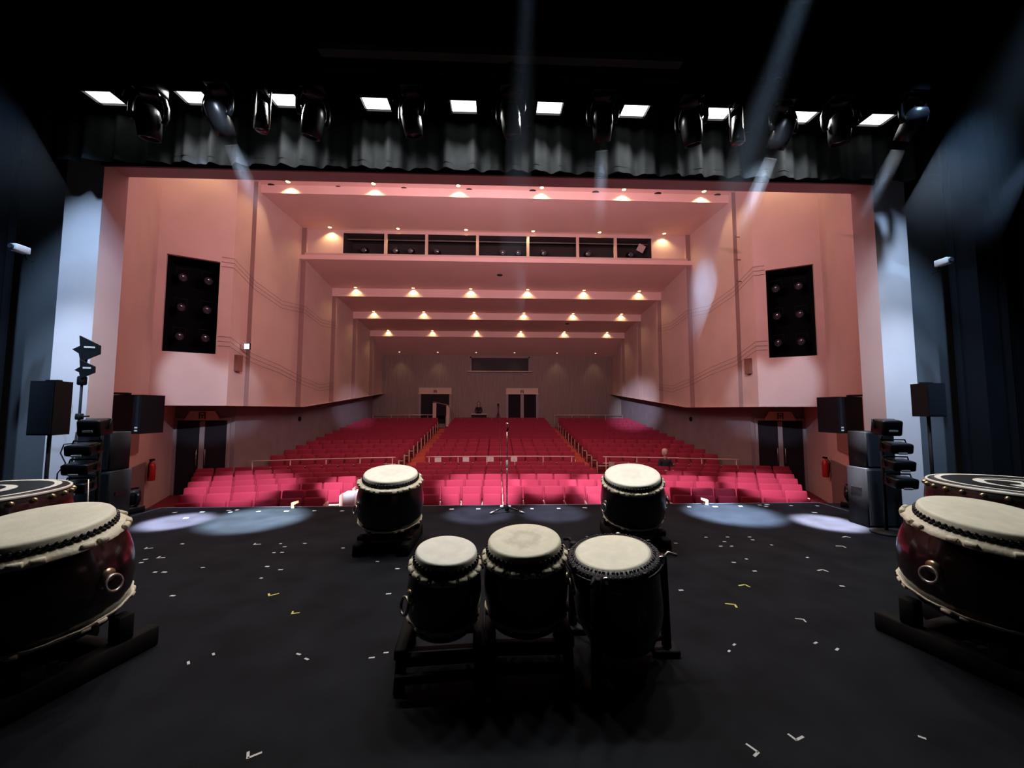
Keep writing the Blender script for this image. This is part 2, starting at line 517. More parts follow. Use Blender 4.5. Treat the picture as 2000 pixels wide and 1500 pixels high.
    yy = [13.35, 14.5, 16.2, 18, 20, 22, 24, 26, 28.0]
    for u, v in zip(yy[:-1], yy[1:]):
        b.quad((s * 8.05, u, zbot(u)), (s * 9.0, u, zbot(u)), (s * 9.0, v, zbot(v)), (s * 8.05, v, zbot(v)))
    struct(b.build('ceiling_soffit_%s' % side, CEILP, fix=False), 'soffit under the overhanging %s upper wall' % side, 'ceiling')
    # double door in the recess
    fv = Vector((*F, 0)); gv = Vector((*G, 0)); dx = (gv - fv).normalized(); dn = Vector((dx.y, -dx.x, 0))
    if dn.y > 0: dn = -dn
    ang = math.atan2(dx.y, dx.x)
    org = fv + dx * 0.80 + dn * 0.02
    if s > 0:
        ang += PI
    t = thing('door_%d' % (1 if s < 0 else 2), 'dark double door under the overhang on the %s of the hall' % side, 'door', (org.x, org.y, ZF), (0, 0, ang), kind='structure')
    f = MB()
    f.box((-0.74, -0.03, 1.2), (0.08, 0.1, 2.4)); f.box((0.74, -0.03, 1.2), (0.08, 0.1, 2.4)); f.box((0, -0.03, 2.42), (1.56, 0.1, 0.08))
    f.build('door_frame', DOORF, t)
    for q in (-1, 1):
        l = MB().box((q * 0.38, -0.02, 1.18), (0.62, 0.05, 2.36)).build('door_leaf', DOORD, t)
        MB().tube([(q * 0.12, -0.05, 0.9), (q * 0.12, -0.1, 0.93), (q * 0.12, -0.1, 1.42), (q * 0.12, -0.05, 1.45)], 0.014).build('handle', STEEL, l)
    MB().box((0, -0.03, 1.18), (0.14, 0.07, 2.36)).build('center_post', DOORF, t)
    so = org + dn * 0.05
    t = thing('exit_sign', 'pale door sign board with dark glyph above the %s side door' % side, 'sign', (so.x, so.y, 1.26), (0, 0, ang))
    sg = MB().prism([(-0.50, -0.02), (0.50, -0.02), (0.34, 0.28), (-0.34, 0.28)], -0.06, 0.0, 'y').build('board', SIGNB, t)
    g = MB()
    for (x, z, w, h) in ((0, 0.225, 0.20, 0.035), (-0.075, 0.12, 0.04, 0.20), (0.075, 0.12, 0.04, 0.20), (0, 0.15, 0.13, 0.035), (0, 0.09, 0.035, 0.09)):
        g.box((x, -0.066, z), (w, 0.01, h))
    g.build('glyph', SIGNG, t)

# back wall with doors and control window
b = MB(); z0, z1 = ZF, 6.0
b.box((0, YB + 0.1, (z0 + z1) / 2), (20, 0.2, z1 - z0))
struct(b.build('wall_back', BACKW), 'brown slatted back wall of the hall', 'wall')

# ceiling: panels stepping down towards the back
b = MB()
prof = [(5.75, 9.42), (12.25, 9.42), (12.25, 9.22), (12.88, 9.22), (12.88, 8.93), (15.95, 9.22), (16.12, 9.22)]
prof2 = [(16.12, 8.0), (15.85, 8.0), (15.85, 7.82), (19.06, 7.62), (19.06, 7.21), (21.86, 7.15), (21.86, 6.76), (24.81, 6.68), (24.81, 6.31), (27.7, 5.46)]
for pf in (prof, prof2):
    for (ya, za), (yb, zb_) in zip(pf[:-1], pf[1:]):
        wd = 10.5 if ya < 12 else 8.4
        b.quad((-wd, ya, za), (wd, ya, za), (wd, yb, zb_), (-wd, yb, zb_))
struct(b.build('ceiling', CEILP, fix=False), 'pink ceiling panels stepping down towards the back of the hall', 'ceiling')

# front of house lighting slot with seven dark bays
MX = [-6.64, -4.85, -3.12, -0.95, 1.22, 3.38, 5.04, 6.62]
b = MB()
for s in (-1, 1):
    b.quad((s * 8.4, 16.12, 8.0), (s * 6.63, 16.12, 8.0), (s * 6.63, 16.12, 9.22), (s * 8.4, 16.12, 9.22))
b.quad((-6.63, 16.12, 9.08), (6.63, 16.12, 9.08), (6.63, 16.12, 9.22), (-6.63, 16.12, 9.22))
struct(b.build('wall_light_slot', PLASTER, fix=False), 'plaster front of the lighting slot high under the ceiling', 'wall')
b = MB()
b.quad((-6.63, 17.2, 8.0), (6.63, 17.2, 8.0), (6.63, 17.2, 9.1), (-6.63, 17.2, 9.1))
b.quad((-6.63, 16.14, 7.995), (6.63, 16.14, 7.995), (6.63, 17.2, 8.0), (-6.63, 17.2, 8.0))
b.quad((-6.63, 16.14, 9.1), (6.63, 16.14, 9.1), (6.63, 17.2, 9.1), (-6.63, 17.2, 9.1))
for s in (-1, 1):
    b.quad((s * 6.63, 16.12, 8.0), (s * 6.63, 17.2, 8.0), (s * 6.63, 17.2, 9.1), (s * 6.63, 16.12, 9.1))
struct(b.build('window_3', mat('black_slot_lining', (0.03, 0.022, 0.024), 0.9), fix=False), 'long dark lighting slot high under the ceiling', 'wall opening')
for i, x in enumerate(MX[1:-1]):
    b = MB().box((x, 16.14, 8.54), (0.12, 0.10, 1.08))
    struct(b.build('trim_%d' % (10 + i), SIGNB), 'upright mullion, %s from the left in the lighting slot' % ORD[i + 1], 'mullion')
struct(MB().box((0, 16.45, 8.95), (13.2, 0.04, 0.04)).build('trim_16', STEEL), 'lighting pipe running along the top of the lighting slot', 'pipe')
struct(MB().box((0, 16.0, 8.05), (16.2, 0.24, 0.10)).build('trim_17', PLASTER), 'sill ledge below the lighting slot', 'ledge')
bays = [605 / 3.948 + 560, 845 / 3.948 + 560, 960 / 3.948 + 560, 1160 / 3.948 + 560, 1665 / 3.948 + 560, 205 / 3.948 + 960, 400 / 3.948 + 960, 738 / 3.948 + 960, 1065 / 3.948 + 960]
for i, px in enumerate(bays):
    q = at_depth(px, 484 + (px - 700) * 0.006, 16.55)
    q.z = 8.52
    t = thing('spotlight', 'unlit spotlight, %s from the left in the dark ceiling lighting slot' % ORD[i + 1], 'spotlight', q, (R(105), 0, 0), 'spotlights in the ceiling lighting slot')
    MB().lathe([(0, -0.28), (0.10, -0.28), (0.13, -0.14), (0.13, 0.2), (0.115, 0.2), (0.115, 0.16)], 20).build('housing', BLACKGLOSS, t)
    MB().lathe([(0, 0.19), (0.06, 0.185), (0.115, 0.16)], 20).build('lens', LENSM, t)
    MB().tube([(-0.16, 0, 0), (-0.16, -0.3, 0.0), (0.16, -0.3, 0), (0.16, 0, 0)], 0.012, 6).build('yoke', BLACK, t)
q = at_depth(1252, 485, 16.3)
c = MB().box((0, 0, 0), (0.32, 0.01, 0.34)).build('paper_card', mat('grey_card', (0.45, 0.36, 0.35), 0.7))
c.location = q; c.rotation_euler = (0, R(28), 0)
tag(c, 'pale tilted card in the last bay of the lighting slot', 'card')

# proscenium: side walls, reveals, header
for s, side in ((-1, 'left'), (1, 'right')):
    b = MB().box((s * 5.85, 5.575, 4.7), (0.50, 0.35, 9.4))
    struct(b.build('wall_proscenium_%s' % side, PROSC), 'pale proscenium pier at the %s of the stage opening' % side, 'wall')
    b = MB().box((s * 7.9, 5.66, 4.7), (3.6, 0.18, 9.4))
    struct(b.build('wall_stage_%s' % side, DGREY), 'stage wall toned dark for shade beyond the %s proscenium pier' % side, 'wall')
    # black leg curtain
    b = MB(); n = 60; x0, x1 = 6.5, 9.4
    for i in range(n):
        a, c = i / n, (i + 1) / n
        f = lambda u: 5.20 - 0.25 * u + 0.07 * math.sin(u * 55) + 0.04 * math.sin(u * 131 + 1)
        b.quad((s * (x0 + (x1 - x0) * a), f(a), 0.02), (s * (x0 + (x1 - x0) * c), f(c), 0.02), (s * (x0 + (x1 - x0) * c), f(c), 8.4), (s * (x0 + (x1 - x0) * a), f(a), 8.4))
    tag(b.build('leg_curtain', DRAPE, fix=False), 'black leg curtain hanging at the far %s of the stage' % side, 'curtain')
    q = at_depth(50 if s < 0 else 1833, 490 if s < 0 else 515, 5.0)
    t = thing('wall_camera', 'small pale camera high on the dark %s stage wall' % side, 'camera', q)
    MB().rbox((0, -0.06, 0), (0.10, 0.16, 0.09), 0.015, 2).build('housing', CCTVM, t)
    MB().cyl((0, -0.14, 0), (0, -0.16, 0), 0.03, n=14).build('lens', LENSM, t)
    MB().tube([(0, 0.0, -0.03), (0, 0.02, -0.1), (0, 0.09, -0.1)], 0.012).build('bracket', BLACK, t)
b = MB().box((0, 5.575, 7.24), (11.2, 0.35, 4.34))
struct(b.build('wall_header', PROSC), 'proscenium header above the stage opening', 'wall')
struct(MB().box((0, 5.385, 5.05), (11.24, 0.03, 0.10)).build('trim_18', TRIMDARK), 'dark trim along the lower edge of the proscenium header', 'trim')
# stage house
b = MB()
b.quad((-9.5, -4, 0), (-9.5, 5.75, 0), (-9.5, 5.75, 9.4), (-9.5, -4, 9.4)); b.quad((9.5, -4, 0), (9.5, 5.75, 0), (9.5, 5.75, 9.4), (9.5, -4, 9.4))
b.quad((-9.5, -4, 0), (9.5, -4, 0), (9.5, -4, 9.4), (-9.5, -4, 9.4))
struct(b.build('wall_stage_house', DRAPE, fix=False), 'black walls of the stage house', 'wall')
struct(MB().box((0, 0.88, 9.5), (19, 9.8, 0.2)).build('ceiling_stage_house', DRAPE), 'black grid ceiling high over the stage', 'ceiling')

# border curtain with pleats, behind the batten
b = MB(); n = 900


def bordery(u):
    p = u * 13.4
    return 5.14 + 0.030 * math.sin(p * 17.0 + 1.6 * math.sin(p * 1.9)) + 0.016 * math.sin(p * 33.0 + 1.8 * math.sin(p * 2.7)) + 0.012 * math.sin(p * 5.1)


rows = [4.92, 5.0, 5.6, 6.4, 7.6]
for i in range(n):
    a, c = i / n, (i + 1) / n
    xa, xc = -6.42 + 12.84 * a, -6.42 + 12.84 * c
    for z0, z1 in zip(rows[:-1], rows[1:]):
        k0, k1 = (1.0, 0.9) if z0 < 5.5 else (0.8, 0.7)
        ya, yc = bordery(a) - 5.14, bordery(c) - 5.14
        b.add([(xa, 5.14 + ya * k0, z0), (xc, 5.14 + yc * k0, z0), (xc, 5.14 + yc * k1, z1), (xa, 5.14 + ya * k1, z1)], [(0, 1, 2, 3)], None, 0, True)
o = b.build('border_curtain', CURTAIN, fix=False)
bm = bmesh.new(); bm.from_mesh(o.data); bmesh.ops.remove_doubles(bm, verts=bm.verts, dist=0.0005); bm.to_mesh(o.data); bm.free()
tag(o, 'pleated black border curtain hanging above the stage opening', 'curtain')
# upper black border further upstage
b = MB(); n = 160
for i in range(n):
    a, c = i / n, (i + 1) / n
    f = lambda u: 3.45 + 0.05 * math.sin(u * 190) + 0.03 * math.sin(u * 77)
    b.quad((-7.5 + 15 * a, f(a), 7.4), (-7.5 + 15 * c, f(c), 7.4), (-7.5 + 15 * c, f(c), 9.2), (-7.5 + 15 * a, f(a), 9.2))
tag(b.build('border_curtain', DRAPE, fix=False), 'plain black border curtain hanging above the row of flood lights', 'curtain')

# ------------------------------------------------------------------ ceiling downlights
WARM = (1.0, 0.70, 0.34)
LX = [-7.12, -4.29, -1.43, 1.43, 4.29, 7.12]
rowspec = [(12.68, 9.22, 'first', 0.045, 130), (15.9, 9.215, 'second', 0.03, 95), (18.93, 7.63, 'third', 0.035, 70), (21.75, 7.153, 'fourth', 0.035, 60), (24.70, 6.683, 'fifth', 0.035, 50)]
proto = None
for (y, z, rn, rad, pw) in rowspec:
    for k, x in enumerate(LX):
        lab = 'lit ceiling downlight, %s from the left in the %s row from the stage' % (ORD[k + 1], rn)
        if proto is None:
            proto = thing('ceiling_downlight', lab, 'downlight', (x, y, z), (0, 0, 0), 'lit ceiling downlights')
            MB().lathe([(0.07, -0.004), (0.075, -0.012), (0.10, -0.012), (0.105, 0.0), (0.07, 0.0)], 24).build('trim_ring', PLASTER, proto)
            MB().lathe([(0, -0.014), (0.04, -0.012), (0.07, -0.004), (0.07, 0.0), (0, 0.0)], 24).build('bulb', BULBE, proto)
        else:
            dup(proto, (x, y, z), (0, 0, 0), lab, 'lit ceiling downlights')
        L = spot('downlight', (x, y + 0.04, z - 0.03), (x, y + 0.04, 0), pw * 0.58, R(128), 0.55, WARM, 0.045)
proto = None
for k, px in enumerate((780, 855, 930, 1005, 1088, 1163)):
    q = at_depth(px, 691, 27.1)
    q.z = 6.31 + (q.y - 24.85) * (5.46 - 6.31) / 2.85
    lab = 'dim ceiling downlight, %s from the left beside the back wall' % ORD[k + 1]
    if proto is None:
        proto = thing('ceiling_downlight', lab, 'downlight', q, (R(-16), 0, 0), 'dim downlights at the back wall')
        MB().lathe([(0.055, -0.004), (0.06, -0.012), (0.08, -0.012), (0.085, 0.0), (0.055, 0.0)], 20).build('trim_ring', PLASTER, proto)
        MB().lathe([(0, -0.02), (0.035, -0.016), (0.055, -0.004), (0.055, 0.0), (0, 0.0)], 20).build('bulb', BULBD, proto)
    else:
        dup(proto, q, (R(-16), 0, 0), lab)
    spot('downlight', (q.x, q.y, q.z - 0.05), (q.x, q.y + 0.05, 0), 22, R(80), 0.7, WARM, 0.04)
for s in (-1, 1):
    spot('downlight', (s * 8.45, 10.75, 9.35), (s * 8.5, 10.95, 0), 60, R(120), 0.7, WARM, 0.05)
# round holes in the ceiling
holes = [(531.7, 362.7), (662.6, 367), (790, 369.5), (916.6, 372), (1040, 374), (1162.6, 376.5), (1284, 379), (1399.6, 382), (697, 343), (1254, 355.5), (976, 549), (1108, 643)]
ORDR = 0
for i, (px, py) in enumerate(holes):
    if i < 8:
        q = at_depth(px, py, 12.5); d = ray(px, py); tt = (9.22 - CAM.z) / d.z; q = CAM + d * tt
        lab = 'dark round vent, %s from the left in the front ceiling strip' % ORD[i + 1]
    elif i < 10:
        d = ray(px, py); q = CAM + d * ((9.42 - CAM.z) / d.z)
        lab = 'dark round vent in the first ceiling panel towards the %s' % ('left', 'right')[i - 8]
    elif i == 10:
        q = at_depth(px, py, 17.2); q.z = 7.82 - (17.2 - 15.85) * 0.0615; q.x = q.x
        lab = 'dark round vent in the ceiling panel behind the lighting slot'
    else:
        q = at_depth(px, py, 22.6); q.z = 6.76 - 0.7 * 0.027
        lab = 'dark round vent in the ceiling panel behind the third lit row'
    o = MB().lathe([(0, -0.02), (0.10, -0.02), (0.125, -0.012), (0.135, 0.0), (0, 0.0)], 20).build('ceiling_vent', HOLE)
    o.location = q
    tag(o, lab, 'vent', 'round ceiling vents')

# ------------------------------------------------------------------ back wall fittings
for i, (cx, side) in enumerate(((-4.5, 'left'), (1.70, 'right'))):
    t = thing('door_%d' % (3 + i), 'dark doorway in the back wall, %s one' % side, 'door', (cx, YB, 0.6), kind='structure')
    f = MB(); f.box((-1.08, -0.06, 1.05), (0.16, 0.14, 2.1)); f.box((1.08, -0.06, 1.05), (0.16, 0.14, 2.1))
    f.build('door_frame', DOORF, t)
    if i == 0:
        MB().box((0.0, -0.02, 1.04), (2.0, 0.05, 2.08)).build('door_leaf', mat('dark_doorway', (0.008, 0.006, 0.008), 0.8), t)
    else:
        for q in (-1, 1):
            MB().box((q * 0.56, -0.03, 1.04), (0.86, 0.05, 2.08)).build('door_leaf', DOORD, t)
        MB().box((0, -0.04, 1.04), (0.22, 0.08, 2.08)).build('center_post', DOORF, t)
    t = thing('exit_sign', 'beige sign board with dark glyph above the %s back doorway' % side, 'sign', (cx, YB - 0.02, 2.72))
    MB().box((0, -0.05, 0.21), (2.3, 0.12, 0.42)).build('board', SIGNB, t)
    MB().box((0, -0.09, 0.0), (2.4, 0.18, 0.05)).build('ledge', SIGNB, t)
    g = MB()
    for (x, z, w, h) in ((-0.09, 0.15, 0.05, 0.22), (0.09, 0.15, 0.05, 0.22), (0, 0.24, 0.22, 0.045), (0, 0.16, 0.14, 0.035), (0, 0.10, 0.04, 0.08)):
        g.box((x, -0.115, z), (w, 0.012, h))
    g.build('glyph', SIGNG, t)
t = thing('window_4', 'dark control room window above the back doors', 'window', (0.1, YB, 4.30), kind='structure')
MB().box((0, -0.03, 0.55), (4.1, 0.06, 0.92)).build('pane', GLASSD, t)
f = MB()
for (x, z, w, h) in ((-2.1, 0.55, 0.1, 1.1), (2.1, 0.55, 0.1, 1.1), (0, 1.06, 4.3, 0.1)):
    f.box((x, -0.05, z), (w, 0.12, h))
f.build('frame', BACKW, t)
MB().box((0, -0.15, 0.02), (4.6, 0.32, 0.06)).build('sill', SIGNB, t)
# low rails at the top of the seating
for (x0, x1, lab) in ((-8.7, -3.6, 'left'), (-1.7, 3.05, 'middle'), (3.9, 8.8, 'right')):
    t = thing('guard_rail', 'low steel rail behind the last rows, %s one' % lab, 'rail', ((x0 + x1) / 2, 26.9 if lab != 'middle' else 26.08, 0.43 if lab != 'middle' else rear_z(11)))
    w = x1 - x0
    MB().cyl((-w / 2, 0, 0.80), (w / 2, 0, 0.80), 0.025, n=8).build('top_rail', RAIL, t)
    for k in range(5):
        x = -w / 2 + 0.05 + (w - 0.1) * k / 4
        MB().cyl((x, 0, 0), (x, 0, 0.80), 0.02, n=8).build('post', RAIL, t)
# stair rail beside the left aisle top
t = thing('stair_rail', 'brown stair railing with pale posts before the left back doorway', 'railing', (-3.55, 26.4, 0.45))
def br(px, py, y=26.4):
    q = at_depth(px, py, y); return (q.x + 3.55, q.y - 26.4, q.z - 0.45)
for (x0, x1, y0, y1) in ((845.5, 852, 787, 818), (872, 878, 792, 834)):
    a = br(x0, y0); c = br(x1, y1)
    MB().box(((a[0] + c[0]) / 2, 0, (a[2] + 0.0) / 2), (c[0] - a[0], 0.12, a[2])).build('post', SIGNB, t)
MB().tube([br(846, 785), br(874, 791), br(881, 797, 26.2), br(888, 806, 26.02), br(888, 822, 26.02)], 0.035, 8).build('handrail', BACKW, t)
MB().add([br(851, 790, 26.45), br(872, 794, 26.45), br(872, 812, 26.45), br(851, 812, 26.45)], [(0, 1, 2, 3)]).add([br(851, 790, 26.5), br(872, 794, 26.5), br(872, 812, 26.5), br(851, 812, 26.5)], [(0, 1, 2, 3)]).build('infill_panel', DOORD, t)

# control desk and operator
t = thing('control_desk', 'small dark control desk with pale top at the back of the hall', 'desk', (-1.32, 26.45, 0.43))
MB().box((0, 0, 0.86), (1.05, 0.6, 0.05)).build('tabletop', ARM, t)
MB().box((0, -0.05, 0.70), (1.0, 0.45, 0.26)).build('cabinet', BLACK, t)
for s in (-1, 1):
    MB().box((s * 0.45, 0, 0.3), (0.06, 0.45, 0.6)).build('leg', BLACK, t)


def person(label, loc, rot, cloth, hair, sit):
    t = thing('person', label, 'person', loc, rot)
    verts, edges, rads = [], [], []

    def ch(pts, start=None):
        prev = start
        for (x, y, z, r) in pts:
            verts.append((x, y, z)); rads.append(r)
            if prev is not None:
                edges.append((prev, len(verts) - 1))
            prev = len(verts) - 1
        return prev
    hip = ch([(0, 0, 0.0, 0.14)])
    chest = ch([(0, 0.02, 0.18, 0.15), (0, 0.02, 0.36, 0.165), (0, 0.01, 0.47, 0.12)], hip)
    for s in (-1, 1):
        ch([(s * 0.16, 0.01, 0.44, 0.07), (s * 0.22, -0.04, 0.26, 0.052), (s * 0.22, -0.18, 0.14, 0.042), (s * 0.14, -0.36, 0.17, 0.036), (s * 0.12, -0.44, 0.17, 0.032)], chest)
        if sit:
            ch([(s * 0.10, -0.06, -0.02, 0.095), (s * 0.12, -0.42, 0.0, 0.075), (s * 0.12, -0.46, -0.40, 0.052), (s * 0.12, -0.60, -0.44, 0.04)], hip)
        else:
            ch([(s * 0.10, 0, -0.1, 0.10), (s * 0.11, 0.0, -0.42, 0.075), (s * 0.11, 0.0, -0.80, 0.05), (s * 0.11, -0.14, -0.86, 0.04)], hip)
    me = bpy.data.meshes.new('body'); me.from_pydata(verts, edges, [])
    o = bpy.data.objects.new('clothing', me); COL.objects.link(o); o.parent = t
    sk = o.modifiers.new('skin', 'SKIN')
    for i, v in enumerate(me.skin_vertices[0].data):
        v.radius = (rads[i], rads[i] * 0.85)
        v.use_root = (i == 0)
    o.modifiers.new('sub', 'SUBSURF').levels = 1
    me.materials.append(cloth)
    # head, neck and face in one mesh, hands on the arm ends
    b = MB()
    b.cyl((0, 0.01, 0.44), (0, -0.005, 0.62), 0.055, 0.05, 12)
    H = Matrix.Translation((0, -0.01, 0.70))
    prof = [(0.0, -0.125), (0.045, -0.118), (0.066, -0.08), (0.075, -0.03), (0.078, 0.03), (0.066, 0.08), (0.035, 0.112), (0, 0.12)]
    b.lathe(prof, 16, H @ Matrix.Diagonal((1, 1.15, 1, 1)))
    b.prism([(-0.085, -0.03), (-0.115, -0.035), (-0.085, 0.03)], -0.012, 0.012, 'x', H)
    for s in (-1, 1):
        b.lathe([(0, -0.03), (0.016, -0.015), (0.018, 0.015), (0, 0.03)], 8, H @ Matrix.Translation((s * 0.08, 0.0, 0)))
        hb = MB().rbox((s * 0.12, -0.49, 0.17), (0.07, 0.10, 0.03), 0.012, 1)
        for f in range(4):
            hb.tube([(s * 0.12 - 0.026 + f * 0.017, -0.53, 0.172), (s * 0.12 - 0.026 + f * 0.017, -0.57 - 0.008 * (f in (1, 2)), 0.168), (s * 0.12 - 0.026 + f * 0.017, -0.59, 0.158)], 0.008, 6)
        hb.tube([(s * 0.12 - s * 0.034, -0.47, 0.17), (s * 0.12 - s * 0.055, -0.52, 0.165)], 0.009, 6)
        hb.build('hand', SKIN, t)
    hd = b.build('head', SKIN, t)
    e = MB()
    for s in (-1, 1):
        e.lathe([(0, -0.009), (0.009, 0), (0, 0.009)], 8, H @ Matrix.Translation((s * 0.03, -0.083, 0.012)))
    e.box((0, -0.08, -0.058), (0.045, 0.012, 0.008), H)
    e.build('face_features', HAIRB, hd)
    MB().lathe([(0.080, -0.07), (0.097, -0.03), (0.101, 0.04), (0.088, 0.095), (0.05, 0.138), (0, 0.150)], 20, H @ Matrix.Translation((0, 0.034, 0)) @ Matrix.Diagonal((1, 1.06, 1, 1))).build('hair', hair, t)
    return t


q = at_depth(935, 790, 26.95)
person('person with dark hair in black clothes behind the desk at the back', (q.x, q.y, 1.30), (0, 0, 0), CLOTHB, HAIRB, True)
tch = thing('office_chair', 'dark chair under the person at the control desk', 'chair', (q.x, q.y + 0.02, 0.43))
MB().rbox((0, 0, 0.71), (0.46, 0.44, 0.07), 0.03, 2).build('seat', CLOTHB, tch)
MB().cyl((0, 0, 0.03), (0, 0, 0.68), 0.03, n=10).build('column', BLACK, tch)
MB().lathe([(0, 0), (0.26, 0), (0.25, 0.03), (0, 0.05)], 20).build('base', BLACK, tch)
# tripod silhouette at the back
q = at_depth(973, 800, 26.7)
t = thing('tripod', 'thin dark tripod standing against the back wall left of the doors', 'tripod', (q.x, 26.7, rear_z(12)))
MB().box((0, 0, 1.62), (0.14, 0.1, 0.16)).build('head', BLACK, t)
MB().cyl((0, 0, 0.7), (0, 0, 1.56), 0.025, n=8).build('column', BLACK, t)
for k in range(3):
    a = k * 2 * PI / 3 + 0.5
    MB().cyl((0.02 * math.cos(a), 0.02 * math.sin(a), 1.05), (0.36 * math.cos(a), 0.36 * math.sin(a), 0), 0.018, n=8).build('leg', BLACK, t)

# ------------------------------------------------------------------ auditorium seats
SW = 0.508


def seat_parts(simple=False):
    bk = MB().rbox((0, 0.16, 0.60), (0.486, 0.085, 0.50), 0.035, 2, Matrix.Translation((0, 0.16, 0.6)) @ Matrix.Rotation(R(-8), 4, 'X') @ Matrix.Translation((0, -0.16, -0.6)))
    ct = MB().rbox((0, 0.0, 0.53), (0.448, 0.11, 0.34), 0.035, 2, Matrix.Translation((0, 0, 0.5)) @ Matrix.Rotation(R(-10), 4, 'X') @ Matrix.Translation((0, 0, -0.5)))
    ar = MB().rbox((-0.2405, 0.04, 0.25), (0.022, 0.30, 0.48), 0.012, 1)
    sp = MB().box((0, 0.03, 0.32), (0.40, 0.10, 0.05))
    return bk, ct, ar, sp


bk, ct, ar, sp = seat_parts()
arr = MB().rbox((0.242, 0.03, 0.29), (0.03, 0.36, 0.56), 0.012, 1)
seat_root = None


def place_seat(loc, rz, label, group, end):
    global seat_root
    if seat_root is None:
        seat_root = thing('theatre_seat', label, 'seat', loc, (0, 0, rz), group)
        bk.build('backrest', SEATRED, seat_root); ct.build('seat_cushion', SEATRED, seat_root)
        ar.build('armrest_panel', ARM, seat_root); sp.build('seat_support', ARM, seat_root)
        o = seat_root
    else:
        o = dup(seat_root, loc, (0, 0, rz), label, group)
    if end:
        e = bpy.data.objects.new('end_panel', ENDM); COL.objects.link(e); e.parent = o
    return o


ENDM = arr.data('end_panel'); ENDM.materials.append(ARM)
first_extra = []
seatpos = []   # (x, s, floor z, label, group, end)
for k in range(6):                      # flat front section
    s = 9.56 + 0.9 * k
    for i in range(12):
        x = 0.07 + (i - 5.5) * SW
        seatpos.append((x, s, ZF, 'red folding seat, %s from the left aisle, row %s of the front middle block' % (ORD[i + 1], ('one', 'two', 'three', 'four', 'five', 'six')[k]), 'front block seats', i == 11))
    for sd, nm in ((-1, 'left'), (1, 'right')):
        for i in range(6 + k):
            x = sd * (4.36 + i * SW) + 0.05
            if abs(x) > 9.55: continue
            seatpos.append((x, s, ZF, 'red folding seat, %s from the aisle, row %s of the front %s block' % (ORD[i + 1], ('one', 'two', 'three', 'four', 'five', 'six')[k], nm), 'front block seats', (sd < 0 and i == 0) or (sd > 0 and i == 5 + k)))
rear = []
for j in range(12):
    s = 15.85 + 0.9 * j
    for i in range(12):
        x = 0.07 + (i - 5.5) * SW
        rear.append((j, x, s, 'red folding seat, %s from the left aisle, row %s of the rear middle block' % (ORD[i + 1], ('one', 'two', 'three', 'four')[min(j, 3)]), i == 11))
    for sd, nm in ((-1, 'left'), (1, 'right')):
        for i in range(9):
            x = sd * (4.22 + i * SW)
            rear.append((j, x, s, 'red folding seat, %s from the aisle, row %s of the rear %s block' % (ORD[i + 1], ('one', 'two', 'three', 'four')[min(j, 3)], nm), (sd < 0 and i == 0)))
stuff = MB()
for (j, x, s, lab, end) in rear:
    if j < 4:
        seatpos.append((x, s, rear_z(j), lab, 'rear block seats', end))
    else:
        T = Matrix.Translation((x, s - A_ROW * x * x, rear_z(j))) @ Matrix.Rotation(math.atan(-2 * A_ROW * x), 4, 'Z')
        stuff.box((0, 0.17, 0.60), (0.486, 0.085, 0.50), T, 0)
        stuff.box((0, 0.02, 0.53), (0.42, 0.11, 0.34), T, 0)
        stuff.box((-0.243, 0.03, 0.25), (0.022, 0.30, 0.48), T, 1)
        if end: stuff.box((0.243, 0.03, 0.29), (0.03, 0.36, 0.56), T, 1)
for (x, s, z, lab, grp, end) in seatpos:
    place_seat((x, s - A_ROW * x * x, z), math.atan(-2 * A_ROW * x), lab, grp, end)
tag(stuff.build('theatre_seats_far', [SEATRED, ARM], fix=False), 'mass of red seats filling the upper rows up to the back wall', 'seats', kind='stuff')

# ------------------------------------------------------------------ guard rails before the rear blocks
def guard(label, xs_, placards):
    n = 24
    x0, x1 = xs_
    yf = lambda x: 15.05 - A_ROW * x * x
    cx = (x0 + x1) / 2
    t = thing('guard_rail', label, 'rail', (cx, yf(cx), ZF))
    pt = lambda x, z: (x - cx, yf(x) - yf(cx), z)
    MB().tube([pt(x0 + (x1 - x0) * i / n, 0.94) for i in range(n + 1)], 0.022, 8).build('top_rail', RAIL, t)
    MB().tube([pt(x0 + (x1 - x0) * i / n, 0.70) for i in range(n + 1)], 0.016, 8).build('lower_rail', RAIL, t)
    k = max(3, int(abs(x1 - x0) / 1.05) + 1)
    for i in range(k):
        x = x0 + (x1 - x0) * (i + 0.1) / (k - 0.8)
        MB().cyl(pt(x, 0.0), pt(x, 0.94), 0.018, n=8).build('post', RAIL, t)
    return t


